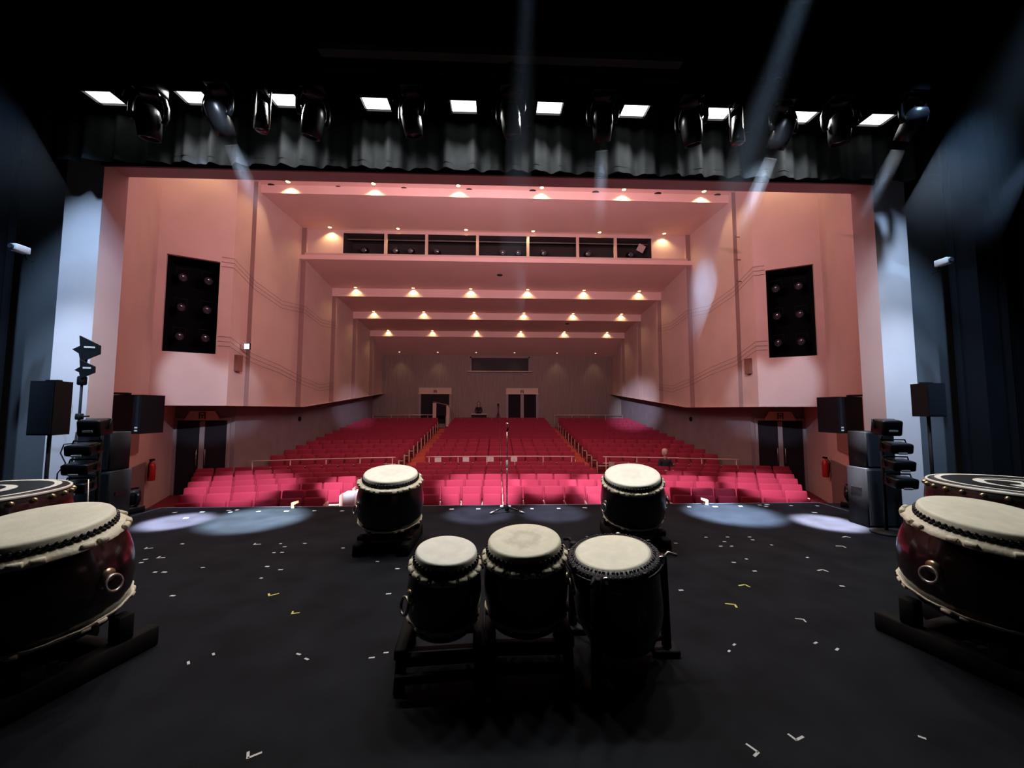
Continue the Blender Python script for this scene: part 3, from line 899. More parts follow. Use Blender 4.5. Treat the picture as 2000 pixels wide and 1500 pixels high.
guard('pale steel guard rail in front of the rear middle seats', (-2.78, 2.92), 0)
guard('pale steel guard rail in front of the rear left seats', (-8.72, -3.9), 0)
guard('pale steel guard rail in front of the rear right seats', (4.0, 8.78), 0)
for i, px in enumerate((856, 910, 958, 1004)):
    q = at_depth(px, 899, 15.0)
    o = MB().box((0, 0, 0), (0.245, 0.008, 0.20)).build('paper_notice', WHITE)
    o.location = (q.x, 15.05 - A_ROW * q.x ** 2 - 0.04, -0.33)
    tag(o, 'white paper notice, %s from the left on the middle guard rail' % ORD[i + 1], 'notice', 'paper notices on the middle rail')
    if i in (2, 3):
        g = MB()
        for r_ in range(3):
            g.box((0, -0.006, 0.05 - 0.045 * r_), (0.10 if r_ == 1 else 0.08, 0.003, 0.012))
        g.build('print', mat('grey_print', (0.45, 0.45, 0.48), 0.7), o)
for s, side in ((-1, 'left'), (1, 'right')):
    x = s * 4.55 if s > 0 else -8.2
    t = MB().box((0, 0, 0.42), ((0.75 if s > 0 else 1.5), 0.06, 0.50))
    o = t.build('partition_panel', LOWER if s < 0 else mat('grey_partition', (0.42, 0.36, 0.36), 0.6))
    o.location = (x, 14.9 - A_ROW * x * x, ZF + (0.0 if s < 0 else 0.1))
    o.rotation_euler = (0, 0, math.atan(-2 * A_ROW * x))
    tag(o, 'grey partition panel at the %s guard rail' % side, 'panel')

# seated watcher
q = at_depth(1283, 903, 14.0)
xw = q.x
person('seated person with grey hair in dark clothes behind the right back drum', (xw, 14.06 - A_ROW * xw * xw - 0.24, ZF + 0.56), (0, 0, math.atan(-2 * A_ROW * xw)), CLOTHD, HAIRG, True)

# things lying before the front row
def boxthing(name, label, cat, c, d, m_, rz=0.0, r=0.012):
    o = MB().rbox((0, 0, d[2] / 2), d, r, 2).build(name, m_)
    o.location = c; o.rotation_euler = (0, 0, rz)
    return tag(o, label, cat)


PALEB = mat('pale_panel', (0.66, 0.60, 0.60), 0.6)  # pale blocks for seat end panels, stage light put into their tone
q = at_depth(656, 985, 8.95)
boxthing('pale_block', 'pale low block for the lit seat base at the end of the front left row', 'box', (q.x, 8.80, ZF), (0.30, 0.22, 0.56), PALEB)
q = at_depth(685, 985, 9.3)
boxthing('pale_block', 'white upright block for a lit seat end panel in the left front aisle beside the drum', 'box', (q.x, 9.3, ZF), (0.26, 0.3, 0.82), mat('white_panel', (0.78, 0.76, 0.80), 0.5))
q = at_depth(1307, 985, 9.0)
boxthing('pale_block', 'white box in the right front aisle beside the drum', 'box', (q.x - 0.12, 8.85, ZF), (0.24, 0.25, 0.62), PALEB)
q = at_depth(668, 985, 8.6)
t = thing('shoulder_bag', 'brown leather bag leaning between the pale blocks', 'bag', (q.x, 8.5, ZF))
MB().rbox((0, 0, 0.25), (0.19, 0.12, 0.50), 0.05, 3).build('bag_body', BROWNB, t)
MB().tube([(-0.07, 0, 0.48), (-0.05, 0, 0.62), (0.05, 0, 0.62), (0.07, 0, 0.48)], 0.012).build('strap', BROWNB, t)
for s, px, py in ((-1, 575, 992), (1, 1380, 987)):
    q = at_floor(px, py)
    o = MB().prism([(-0.05, 0), (0.05, 0), (0.05, 0.06), (0.02, 0.06), (0.02, 0.0599), (0.02, 0.10), (-0.05, 0.10)] if False else [(-0.045, 0), (0.0, 0), (0.0, 0.055), (0.05, 0.075), (0.045, 0.11), (-0.045, 0.085)], -0.03, 0.03, 'y').build('wooden_bracket', WOODL)
    o.location = (q.x, 6.50, 0)
    o.scale = (1 if s < 0 else -1, 1, 1)
    tag(o, 'small bare wood bracket on the stage edge towards the %s' % ('left', 'right')[s > 0], 'bracket')

# ------------------------------------------------------------------ wall fittings
for s, side in ((-1, 'left'), (1, 'right')):
    q = at_depth(316 if s < 0 else 1600, 925 if s < 0 else 912, 11.25)
    ln0 = Vector((s * 9.6, 10.87, 0)); ln1 = Vector((s * 10.55, 12.95, 0))
    wp = ln0.lerp(ln1, 0.12)
    t = thing('fire_extinguisher', 'red fire extinguisher on the wall by the %s door recess' % side, 'fire extinguisher', (wp.x - s * 0.20, wp.y - 0.12, -0.35))
    MB().lathe([(0, 0), (0.075, 0), (0.085, 0.02), (0.085, 0.40), (0.06, 0.47), (0.025, 0.50), (0.025, 0.53), (0, 0.53)], 18).build('cylinder', REDPAINT, t)
    MB().box((0, 0, 0.56), (0.05, 0.12, 0.05)).build('valve', BLACK, t)
    MB().tube([(0, -0.05, 0.55), (0.03, -0.12, 0.45), (0.02, -0.11, 0.2), (0, -0.10, 0.1)], 0.014).build('hose', BLACK, t)
    MB().box((s * 0.08, 0.04, 0.3), (0.05, 0.08, 0.03)).build('bracket', BLACK, t)
    # brown box on the side wall
    xw = s * 8.13
    o = MB().box((0, 0, 0), (0.10, 0.26, 0.50)).build('wall_box', BROWNP)
    o.location = (xw - s * 0.03, 12.15, 3.02)
    tag(o, 'brown box fixed to the %s side wall before the first return' % side, 'wall box')
    # round dark sensor on lower wall
    o = MB().lathe([(0, 0), (0.09, 0), (0.10, 0.04), (0.06, 0.07), (0, 0.08)], 16).build('wall_speaker', BLACK)
    o.location = (s * 8.88, 17.5, 1.18); o.rotation_euler = (0, -s * PI / 2, 0)
    tag(o, 'small dark round fitting on the %s lower wall' % side, 'wall fitting')
t = thing('exit_sign', 'lit white exit sign sticking out from the left side wall', 'sign', (-8.06, 12.35, 3.58))
t.scale = (0.62, 0.62, 0.72)
MB().box((-0.08, 0, 0), (0.16, 0.10, 0.24)).build('bracket', PROSC, t)
MB().box((0.13, 0.0, 0.0), (0.28, 0.09, 0.28)).build('housing', BLACK, t)
MB().box((0.13, -0.05, 0.0), (0.24, 0.012, 0.23)).build('lit_panel', EXITE, t)
g = MB()
for (x, z, w, h) in ((0.15, 0.05, 0.03, 0.03), (0.13, 0.0, 0.035, 0.08), (0.11, -0.06, 0.02, 0.06), (0.155, -0.06, 0.02, 0.06), (0.17, 0.01, 0.05, 0.016)):
    g.box((x, -0.058, z), (w, 0.006, h))
g.build('pictogram', EXITG, t)
# cables strung along the side walls
for s, side in ((-1, 'left'), (1, 'right')):
    for h, (za, zb_, nm) in enumerate(((3.75, 3.05, 'lower'), (6.15, 6.0, 'upper'))):
        for k in range(3):
            dz = -0.14 * k
            pts = []
            start = Vector((s * 8.33, 11.55, za + dz))
            pts.append(start); pts.append(Vector((s * 8.06, 11.68, za + dz)))
            for yq, zq in ((12.7, za - 0.35), (14.3, za - 0.55), (15.95, zb_ - 0.15), (17.5, zb_ - 0.35), (19.05, zb_ - 0.15)):
                fl = 0.0
                pts.append(Vector((s * 8.04, yq, zq + dz)))
            o = MB().tube(pts, 0.0055, 5).build('wall_cable', WIREM)
            tag(o, 'thin wire along the %s wall, %s of the %s three' % (side, ('topmost', 'middle one', 'lowest')[k], nm), 'wire', 'wires strung along the walls')
    for k, (pxl, py) in enumerate(((1448, 466), (1448, 510), (1450, 552))):
        if s < 0: continue
        q = at_depth(pxl, py, 12.6)
        o = MB().tube([(0, 0, 0), (-0.22, -0.02, 0), (-0.22, -0.02, 0.06)], 0.014, 6).build('wall_hook', BROWNP)
        o.location = (8.26, 12.5, q.z)
        tag(o, 'small hook bracket on the right side wall, %s from the top' % ORD[k + 1], 'hook', 'hooks on the right wall')

# ------------------------------------------------------------------ stage lighting batten
o = MB().cyl((-5.6, 4.96, 6.17), (5.6, 4.96, 6.17), 0.03, n=12).build('lighting_batten', BLACK)
tag(o, 'long black lighting batten carrying the flood lights', 'batten')
o = MB().box((0, 4.80, 6.28), (4.8, 0.12, 0.08)).build('cable_tray', mat('dusky_tray', (0.16, 0.10, 0.10), 0.6))
tag(o, 'dusky cable tray running above the lighting batten', 'cable tray')
fl = [(205, 190), (380, 190), (557, 195), (735, 202), (906, 207), (1073, 210), (1239, 216), (1400, 221), (1564, 228), (1712, 233)]
proto = None
for k, (px, py) in enumerate(fl):
    q = at_depth(px, py, 4.86)
    lab = 'lit white flood light, %s from the left on the batten' % ORD[k + 1]
    rot = (R(2), 0, 0)
    if proto is None:
        proto = thing('flood_light', lab, 'flood light', q, rot, 'flood lights on the batten')
        b = MB()
        W2, D2 = 0.15, 0.105
        for (cx, cy, dx_, dy_) in ((-W2, 0, 0.02, 2 * D2 + 0.02), (W2, 0, 0.02, 2 * D2 + 0.02), (0, -D2, 2 * W2, 0.02), (0, D2, 2 * W2, 0.02)):
            b.box((cx, cy, 0.02), (dx_, dy_, 0.07))
        b.box((0, 0, 0.065), (2 * W2 + 0.02, 2 * D2 + 0.02, 0.03))
        for j in range(7):
            b.box((-0.12 + 0.04 * j, 0, 0.10), (0.008, 0.2, 0.05))
        b.build('housing', BLACKGLOSS, proto)
        MB().box((0, 0, 0.012), (0.265, 0.18, 0.012)).build('lit_panel', FLOODE, proto)
        MB().tube([(-0.17, 0, 0.03), (-0.17, 0.05, 0.22), (0.17, 0.05, 0.22), (0.17, 0, 0.03)], 0.01, 6).build('yoke', STEEL, proto)
        MB().box((0, 0.08, 0.30), (0.06, 0.07, 0.18)).build('clamp', BLACK, proto)
        proto.scale = (1.22, 1.22, 1.22)
    else:
        dup(proto, q, rot, lab)
    L = bpy.data.lights.new('flood', 'AREA'); L.shape = 'RECTANGLE'; L.size = 0.26; L.size_y = 0.17; L.energy = (26 if 0 < k < 9 else 16); L.color = (0.97, 1.0, 0.95); L.spread = R(108 if 0 < k < 9 else 60)
    lo = bpy.data.objects.new('flood', L); COL.objects.link(lo)
    E_ = Euler(rot).to_matrix()
    lo.location = Vector(q) + E_ @ Vector((0, 0, -0.03)); lo.rotation_euler = (R(-12), 0, 0)


def moving_head(label, q, target, lit):
    t = thing('moving_head', label, 'moving light', q, (0, 0, 0), 'moving head lights on the batten')
    t.scale = (1.14, 1.14, 1.14)
    yaw = math.atan2(target.y - q.y, target.x - q.x) - PI / 2 if (abs(target.x - q.x) + abs(target.y - q.y)) > 0.01 else 0
    pitch = math.atan2(q.z - target.z, math.hypot(target.x - q.x, target.y - q.y))
    MB().rbox((0, 0, 0.345), (0.24, 0.20, 0.12), 0.02, 2).build('base', BLACKGLOSS, t)
    MB().box((0, -0.05, 0.47), (0.06, 0.10, 0.16)).build('clamp', BLACK, t)
    Y = Matrix.Rotation(yaw, 4, 'Z')
    y = MB()
    for s in (-1, 1):
        pts = [(s * 0.06, 0, 0.275), (s * 0.125, 0, 0.24), (s * 0.155, 0, 0.14), (s * 0.155, 0, 0.04), (s * 0.135, 0, -0.03)]
        for (a, c) in zip(pts[:-1], pts[1:]):
            pass
        y.tube(pts, 0.026, 10, Y)
    y.rbox((0, 0, 0.265), (0.20, 0.12, 0.05), 0.02, 2, Y)
    y.build('yoke', BLACKGLOSS, t)
    Hm = Y @ Matrix.Rotation(-(PI / 2 + pitch), 4, 'X')
    MB().lathe([(0, -0.13), (0.06, -0.13), (0.095, -0.09), (0.11, 0.0), (0.105, 0.10), (0.095, 0.20), (0.08, 0.20), (0.075, 0.17)], 24, Hm).build('head', BLACKGLOSS, t)
    MB().lathe([(0, 0.185), (0.04, 0.18), (0.078, 0.168)], 24, Hm).build('lens', LENSM, t)
    return t, Hm


BEAMC = (0.62, 0.80, 1.0)
heads = [(290, 232, (342, 1019), 'floor'), (425, 222, at_depth(742, 960, 9.4), 'beam'), (612, 230, (500, 1014), 'floor'), (803, 228, (935, 1004), 'floor'), (997, 228, (1080, 1002), 'floor'),
         (1177, 236, at_depth(1155, 960, 9.4), 'beam'), (1350, 246, (1430, 1003), 'floor'), (1530, 252, at_depth(1224, 965, 9.4), 'beam'), (1640, 246, (1618, 1021), 'floor'), (1785, 236, at_depth(1400, 960, 9.2), 'beam')]
HAZE = []


def haze(label, p0, p1, r0, r1, dens, col=(0.75, 0.85, 1.0), fade=0.5):
    M = bpy.data.materials.new('stage_haze')
    M.use_nodes = True
    nt = M.node_tree; nt.nodes.clear()
    out = nt.nodes.new('ShaderNodeOutputMaterial'); v = nt.nodes.new('ShaderNodeVolumeScatter')
    v.inputs['Color'].default_value = (*col, 1); v.inputs['Density'].default_value = dens; v.inputs['Anisotropy'].default_value = 0.0
    nt.links.new(v.outputs[0], out.inputs['Volume'])
    d = Vector(p1) - Vector(p0)
    tc = nt.nodes.new('ShaderNodeTexCoord'); sx = nt.nodes.new('ShaderNodeSeparateXYZ'); mr = nt.nodes.new('ShaderNodeMapRange')
    mr.interpolation_type = 'SMOOTHSTEP'
    mr.inputs['From Min'].default_value = d.length * fade; mr.inputs['From Max'].default_value = d.length * 0.98
    mr.inputs['To Min'].default_value = dens; mr.inputs['To Max'].default_value = 0.0
    nz = nt.nodes.new('ShaderNodeTexNoise'); nz.inputs['Scale'].default_value = 1.3
    mu = nt.nodes.new('ShaderNodeMath'); mu.operation = 'MULTIPLY_ADD'; mu.inputs[1].default_value = 0.35; mu.inputs[2].default_value = 0.82
    m2 = nt.nodes.new('ShaderNodeMath'); m2.operation = 'MULTIPLY'
    nt.links.new(tc.outputs['Object'], sx.inputs[0]); nt.links.new(sx.outputs['Z'], mr.inputs['Value'])
    nt.links.new(tc.outputs['Object'], nz.inputs['Vector']); nt.links.new(nz.outputs['Fac'], mu.inputs[0])
    nt.links.new(mu.outputs[0], m2.inputs[0]); nt.links.new(mr.outputs['Result'], m2.inputs[1])
    nt.links.new(m2.outputs[0], v.inputs['Density'])
    o = MB().cyl((0, 0, 0), (0, 0, d.length), r0, r1, 24).build('haze', M)
    o.location = p0; o.rotation_euler = d.to_track_quat('Z', 'Y').to_euler()
    tag(o, label, 'haze', 'light shafts in the haze', 'stuff')
    return o


def beam(label, p0, p1, r0, r1, length, power, dens, color=BEAMC, blend=0.25):
    """a narrow spot lamp and the haze that hangs in its path"""
    p0, p1 = Vector(p0), Vector(p1)
    d = (p1 - p0); D = d.length; u = d.normalized()
    half = math.atan(r1 / D)
    spot('beam', p0, p1, power, 2 * half, blend, color, r0)
    if length > 0:
        k = (r1 * 1.02 - r0) / D
        haze(label, p0 + u * 0.12, p0 + u * length, r0 + k * 0.12 + 0.012, r0 + k * length + 0.012, dens, fade=0.15 if length < 3 else 0.25)


for k, (px, py, tg, kind) in enumerate(heads):
    q = at_depth(px, py, 4.60)
    if kind == 'floor':
        tgt = at_floor(*tg)
    else:
        tgt = Vector(tg)
    moving_head('black moving head light, %s from the left on the batten' % ORD[k + 1], q, tgt, kind != 'soft')
    src = q + (tgt - q).normalized() * 0.21
    if kind == 'floor':
        pw, cc, rr = {0: (36000, (0.80, 0.80, 1.0), 0.5), 2: (36000, (0.68, 0.92, 1.0), 0.8), 3: (7000, (0.75, 0.78, 1.0), 0.6), 4: (7000, (0.75, 0.78, 1.0), 0.6), 6: (40000, (0.60, 0.80, 1.0), 0.8), 8: (36000, (0.87, 0.87, 1.0), 0.5)}[k]
        beam('', src, tgt, 0.05, rr, 0, pw, 0, cc, 0.7)
    else:
        lab = {1: 'pale shaft of haze below the second moving head', 5: 'pale shaft of haze below the sixth moving head', 7: 'bright blue shaft of haze below the eighth moving head', 9: 'pale shaft of haze below the last moving head'}[k]
        beam(lab, src, tgt, 0.06, 0.50, 1.35 if k == 7 else 1.25, 1500 if k == 7 else 1100, 0.55 if k == 7 else 0.26, (0.62, 0.78, 1.0), 0.35)
# two square framed profile lamps
for k, (px, py, nm) in enumerate(((512, 232, 'left'), (1440, 258, 'right'))):
    q = at_depth(px, py, 4.62)
    t = thing('profile_lamp', 'unlit lamp in a square hanging frame towards the %s of the batten' % nm, 'stage lamp', q)
    MB().tube([(-0.09, 0, 0.36), (-0.09, 0, -0.12), (0.09, 0, -0.12), (0.09, 0, 0.36)], 0.012, 6).build('frame', STEEL, t)
    MB().lathe([(0, -0.16), (0.07, -0.16), (0.08, -0.10), (0.06, 0.1), (0.05, 0.2), (0, 0.2)], 18).build('housing', BLACKGLOSS, t)
    MB().lathe([(0, -0.175), (0.05, -0.17), (0.07, -0.16)], 18).build('lens', LENSM, t)
    MB().box((0, 0, 0.40), (0.06, 0.06, 0.10)).build('clamp', BLACK, t)

# shafts from the lamps upstage, above and behind the camera
beam('tall pale shaft of haze in the middle from above the stage', (0.20, 1.6, 6.1), (0.02, 9.7, -0.5), 0.05, 0.36, 6.2, 1500, 0.060, (0.62, 0.76, 1.0), 0.5)
beam('long blue shaft of haze slanting down from the upper right', (2.30, 1.6, 6.0), (3.1, 9.4, -0.3), 0.06, 0.42, 6.0, 2600, 0.085, (0.55, 0.76, 1.0), 0.45)
beam('wide dim blue shaft of haze at the right edge', (4.7, 2.4, 5.8), (6.0, 5.3, 3.3), 0.16, 0.60, 3.3, 150, 0.20, (0.48, 0.74, 1.0), 0.9)
beam('wide dim blue shaft of haze at the left edge', (-4.7, 2.4, 5.8), (-6.0, 5.3, 3.3), 0.16, 0.60, 3.3, 45, 0.045, (0.55, 0.74, 1.0), 0.9)
beam('', (-0.6, 4.45, 4.72), (8.9, 24.3, 1.45), 0.05, 2.2, 0, 22000, 0, (0.62, 0.72, 1.0), 1.0)
beam('', (0.6, 4.45, 4.72), (-8.9, 23.6, 1.4), 0.05, 1.7, 0, 7000, 0, (0.75, 0.72, 1.0), 1.0)
# extra spots without fixtures for the lit patches on the front seats
for (px, py, rr, pw) in ((480, 948, 0.8, 7200), (690, 950, 0.55, 11000), (940, 955, 0.75, 8400), (1065, 930, 0.55, 7200), (1180, 955, 0.6, 10400), (1335, 930, 0.5, 8000), (1500, 955, 0.75, 8000)):
    tg = at_depth(px, py - 10, 10.1); rr *= 1.7; pw *= 0.80
    beam('', (tg.x * 0.45, 4.45, 4.72), tg, 0.05, rr, 0, pw, 0, (0.92, 0.84, 1.0), 0.55)

# ------------------------------------------------------------------ drums
def hide_flange(mb_rad, z, n_wave, flare, amp):
    pass


def make_drum(label, center, r, L, tiltx, tilty, headmat, bodymat, rf, rb, group, spin=0.0, red=False):
    """tacked barrel drum: head, shoulder, tacks, hide skirt with rolled tabs, body, ring handles"""
    n = Matrix.Rotation(R(tilty), 3, 'Y') @ Matrix.Rotation(R(tiltx), 3, 'X')
    E = n.to_euler()
    base = Vector(center) + n @ Vector((0, 0, -L))
    t = thing('taiko_drum', label, 'drum', base, E, group)
    # body barrel
    ro = r * 1.03
    prof = [(0, 0.03), (ro * 0.98, 0.03)]
    for i in range(13):
        u = i / 12
        prof.append((ro + (rb - ro) * (math.sin(PI * u) ** 0.75), 0.03 + (L - 0.10) * u))
    prof += [(0, L - 0.07)]
    MB().lathe(prof, 64).build('body', bodymat, t)
    # playing skin; its own origin at the head centre
    hh = MB().lathe([(0, 0.0), (r * 0.6, 0.0), (r * 0.95, -0.001), (r, -0.006), (r * 1.025, -0.017), (r * 1.04, -0.056)], 72).build('drum_head', headmat, t)
    hh.location = (0, 0, L)
    # tack bands in zigzag
    tk = MB(); N = max(40, int(r * 200))
    rt = r * 1.048
    for i in range(N):
        for q in (0, 1):
            a = 2 * PI * (i + 0.5 * q) / N
            T = Matrix.Translation((rt * math.cos(a), rt * math.sin(a), L - 0.047 - 0.019 * q)) @ Matrix.Rotation(a, 4, 'Z') @ Matrix.Rotation(PI / 2, 4, 'Y')
            tk.lathe([(0.0130, -0.008), (0.0130, 0.002), (0.009, 0.009), (0, 0.011)], 8, T)
    tk.lathe([(rt * 0.985, L - 0.044), (rt * 1.003, L - 0.048), (rt * 1.003, L - 0.064), (rt * 0.985, L - 0.068)], 72)
    tk.build('nail_band', TACK, t)
    # hide skirt flaring out, wavy edge; top and bottom
    for end in (0, 1):
        zs = L - 0.070 if end else 0.070
        sg = -1 if end else 1
        wav = 14
        f = lambda a, z: 1 + (0.012 * math.sin(wav * a + spin) + 0.006 * math.sin(3 * wav * a)) * (1 if abs(z - zs) > 0.03 else 0.0)
        sk = MB().lathe([(r * 1.03, zs), (r * 1.06, zs + sg * 0.003), (r * 1.06 + (rf - r * 1.06) * 0.6, zs + sg * 0.016), (rf, zs + sg * 0.040), (rf * 0.992, zs + sg * 0.048), (rf * 0.95, zs + sg * 0.036), (r * 1.03, zs + sg * 0.02)], 112, None, 0, True, f).build('hide_skirt', HIDE, t)
        # rolled tabs in pairs round the skirt
        K = 9 if end else 7
        for k in range(K):
            for pr in (-1, 1):
                a = 2 * PI * (k + 0.5) / K + spin + pr * (0.034 / rf) * 1.15
                T = Matrix.Translation(((rf - 0.010) * math.cos(a), (rf - 0.010) * math.sin(a), zs + sg * 0.026)) @ Matrix.Rotation(a + random.uniform(-0.1, 0.1), 4, 'Z') @ Matrix.Rotation(R(90), 4, 'X')
                w = (0.029 if end else 0.022) * random.uniform(0.85, 1.15); tr = 0.0175 if end else 0.0145
                MB().lathe([(0, -w), (tr * 0.8, -w), (tr, -w * 0.85), (tr, w * 0.85), (tr * 0.8, w), (0, w)], 10, T).build('rolled_tab', HIDE, sk)
    if not red:
        # a peg hole shade: dark dowel ends poking from the skirt
        pg = MB().cyl((0, 0, 0), (0, 0, 0.022), 0.008, n=8).data('dowel'); pg.materials.append(TACK)
        for k in range(18):
            a = 2 * PI * k / 18 + spin
            T = Matrix.Translation((rf * 0.97 * math.cos(a), rf * 0.97 * math.sin(a), L - 0.070 - 0.030)) @ Matrix.Rotation(a, 4, 'Z') @ Matrix.Rotation(R(80), 4, 'Y')
            e = bpy.data.objects.new('dowel', pg); COL.objects.link(e); e.parent = t; e.matrix_local = T
    # ring handles
    if red:
        hang = (R(-2), R(178)) if center[0] < 0 else (R(187), R(7))
    elif center[0] < 0.1:
        hang = (spin + R(200), spin + R(95))
    elif center[1] > 4:
        hang = (spin + R(190), spin + R(-20))
    else:
        hang = (spin + R(-15), spin + R(85))
    for a in hang:
        rr = rb * 1.0
        T = Matrix.Translation((rr * math.cos(a), rr * math.sin(a), L * 0.53)) @ Matrix.Rotation(a, 4, 'Z') @ Matrix.Rotation(PI / 2, 4, 'Y')
        pl = MB().lathe([(0, 0.012), (0.03, 0.010), (0.042, 0.0), (0.042, -0.012), (0, -0.012)], 18, T)
        pl = pl.build('handle_plate', BRASS, t)
        T2 = Matrix.Translation(((rr + 0.028) * math.cos(a), (rr + 0.028) * math.sin(a), L * 0.53 - 0.045)) @ Matrix.Rotation(a, 4, 'Z') @ Matrix.Rotation(PI / 2 - 0.25, 4, 'Y')
        MB().torus(0.046, 0.009, 22, 8, T2).build('ring_handle', STEEL, pl)
    return t, base, n


def low_stand(label, base, n, rfoot, h_top, feet, spin=0.0):
    """chunky low cradle: two thick runners on the floor, four stub legs, two beams under the drum rim"""
    bx, by, bz = base
    t = thing('drum_stand', label, 'drum stand', (bx, by, 0), (0, 0, spin))
    hr = 0.13
    for s in (-1, 1):
        MB().rbox((s * rfoot * 0.78, 0.02, hr / 2), (0.10, feet * 2.1, hr), 0.012, 1).build('floor_runner', STANDW, t)
        for e in (-1, 1):
            zt = bz + (n @ Vector((s * rfoot * 0.78, e * rfoot * 0.62, 0))).z - 0.012
            if zt - hr > 0.02:
                MB().rbox((s * rfoot * 0.78, e * rfoot * 0.62, (zt + hr) / 2), (0.09, 0.09, zt - hr), 0.008, 1).build('leg', STANDW, t)
    for e in (-1, 1):
        MB().rbox((0, e * rfoot * 0.62, 0.055), (rfoot * 1.5, 0.09, 0.10), 0.01, 1).build('cross_beam', STANDW, t)
    return t


# back pair
dL, bL, nL = make_drum('black barrel drum standing at the back left near the stage edge', (-1.302, 4.6, 0.866), 0.296, 0.66, 10.5, 2.4, HEADA, LACQ, 0.366, 0.380, 'barrel drums', 0.3)
low_stand('low black stand under the back left drum', bL, nL, 0.33, 0, 0.38)
dR, bR, nR = make_drum('black barrel drum standing at the back right near the stage edge', (1.552, 4.6, 0.838), 0.312, 0.63, 15.0, -5.5, HEADA, LACQ, 0.362, 0.378, 'barrel drums', 0.1)
low_stand('low black stand under the back right drum', bR, nR, 0.33, 0, 0.38)
# front pair
d1, b1, n1 = make_drum('small black drum at the left of the three front drums', (-0.371, 2.45, 0.741), 0.183, 0.50, 7.8, 3.2, HEADA, LACQ, 0.220, 0.228, 'barrel drums', 0.25)
d2, b2, n2_ = make_drum('black drum with a worn blotchy head in the middle of the three', (0.113, 2.5, 0.783), 0.226, 0.53, 7.5, -2.3, HEADB, LACQ, 0.266, 0.266, 'barrel drums', 0.05)


def angled_stand(label, base, n, rr, w, spin=0.0):
    """two slanted side boards with a triangular opening, joined by bars under the drum"""
    bx, by, bz = base
    t = thing('drum_stand', label, 'drum stand', (bx, by, 0), (0, 0, spin))
    for s in (-1, 1):
        b = MB()
        zf = bz + 0.10; zr = bz + 0.10
        T = Matrix.Translation((s * w, 0, 0))
        # a board as a trapezoid frame: two slanted posts, top rail, foot rail
        ft = (0.0, -0.30, 0.0); 
        for (p0, p1) in (((0, -0.21, 0.0), (0, -0.14, bz - 0.07)), ((0, 0.27, 0.0), (0, 0.15, bz - 0.07)), ):
            d = Vector(p1) - Vector(p0)
            q = MB(); TT = T @ Matrix.Translation(p0) @ d.to_track_quat('Z', 'Y').to_matrix().to_4x4()
            q.rbox((0, 0, d.length / 2), (0.06, 0.05, d.length), 0.006, 1, TT)
            q.build('leg', STANDW, t)
        MB().rbox((s * w, 0, bz - 0.045), (0.07, 0.40, 0.06), 0.008, 1).build('side_rail', STANDW, t)
    for e in (-1, 1):
        MB().rbox((0, e * 0.15, bz - 0.10), (2 * w + 0.04, 0.05, 0.06), 0.008, 1).build('cross_bar', STANDW, t)
        MB().rbox((0, e * 0.24, 0.10), (2 * w + 0.04, 0.035, 0.05), 0.006, 1).build('stretcher', STANDW, t)
    return t


angled_stand('black wooden stand under the left front drum', b1, n1, 0.2, 0.225, R(4))
angled_stand('black wooden stand under the middle front drum', b2, n2_, 0.24, 0.235)


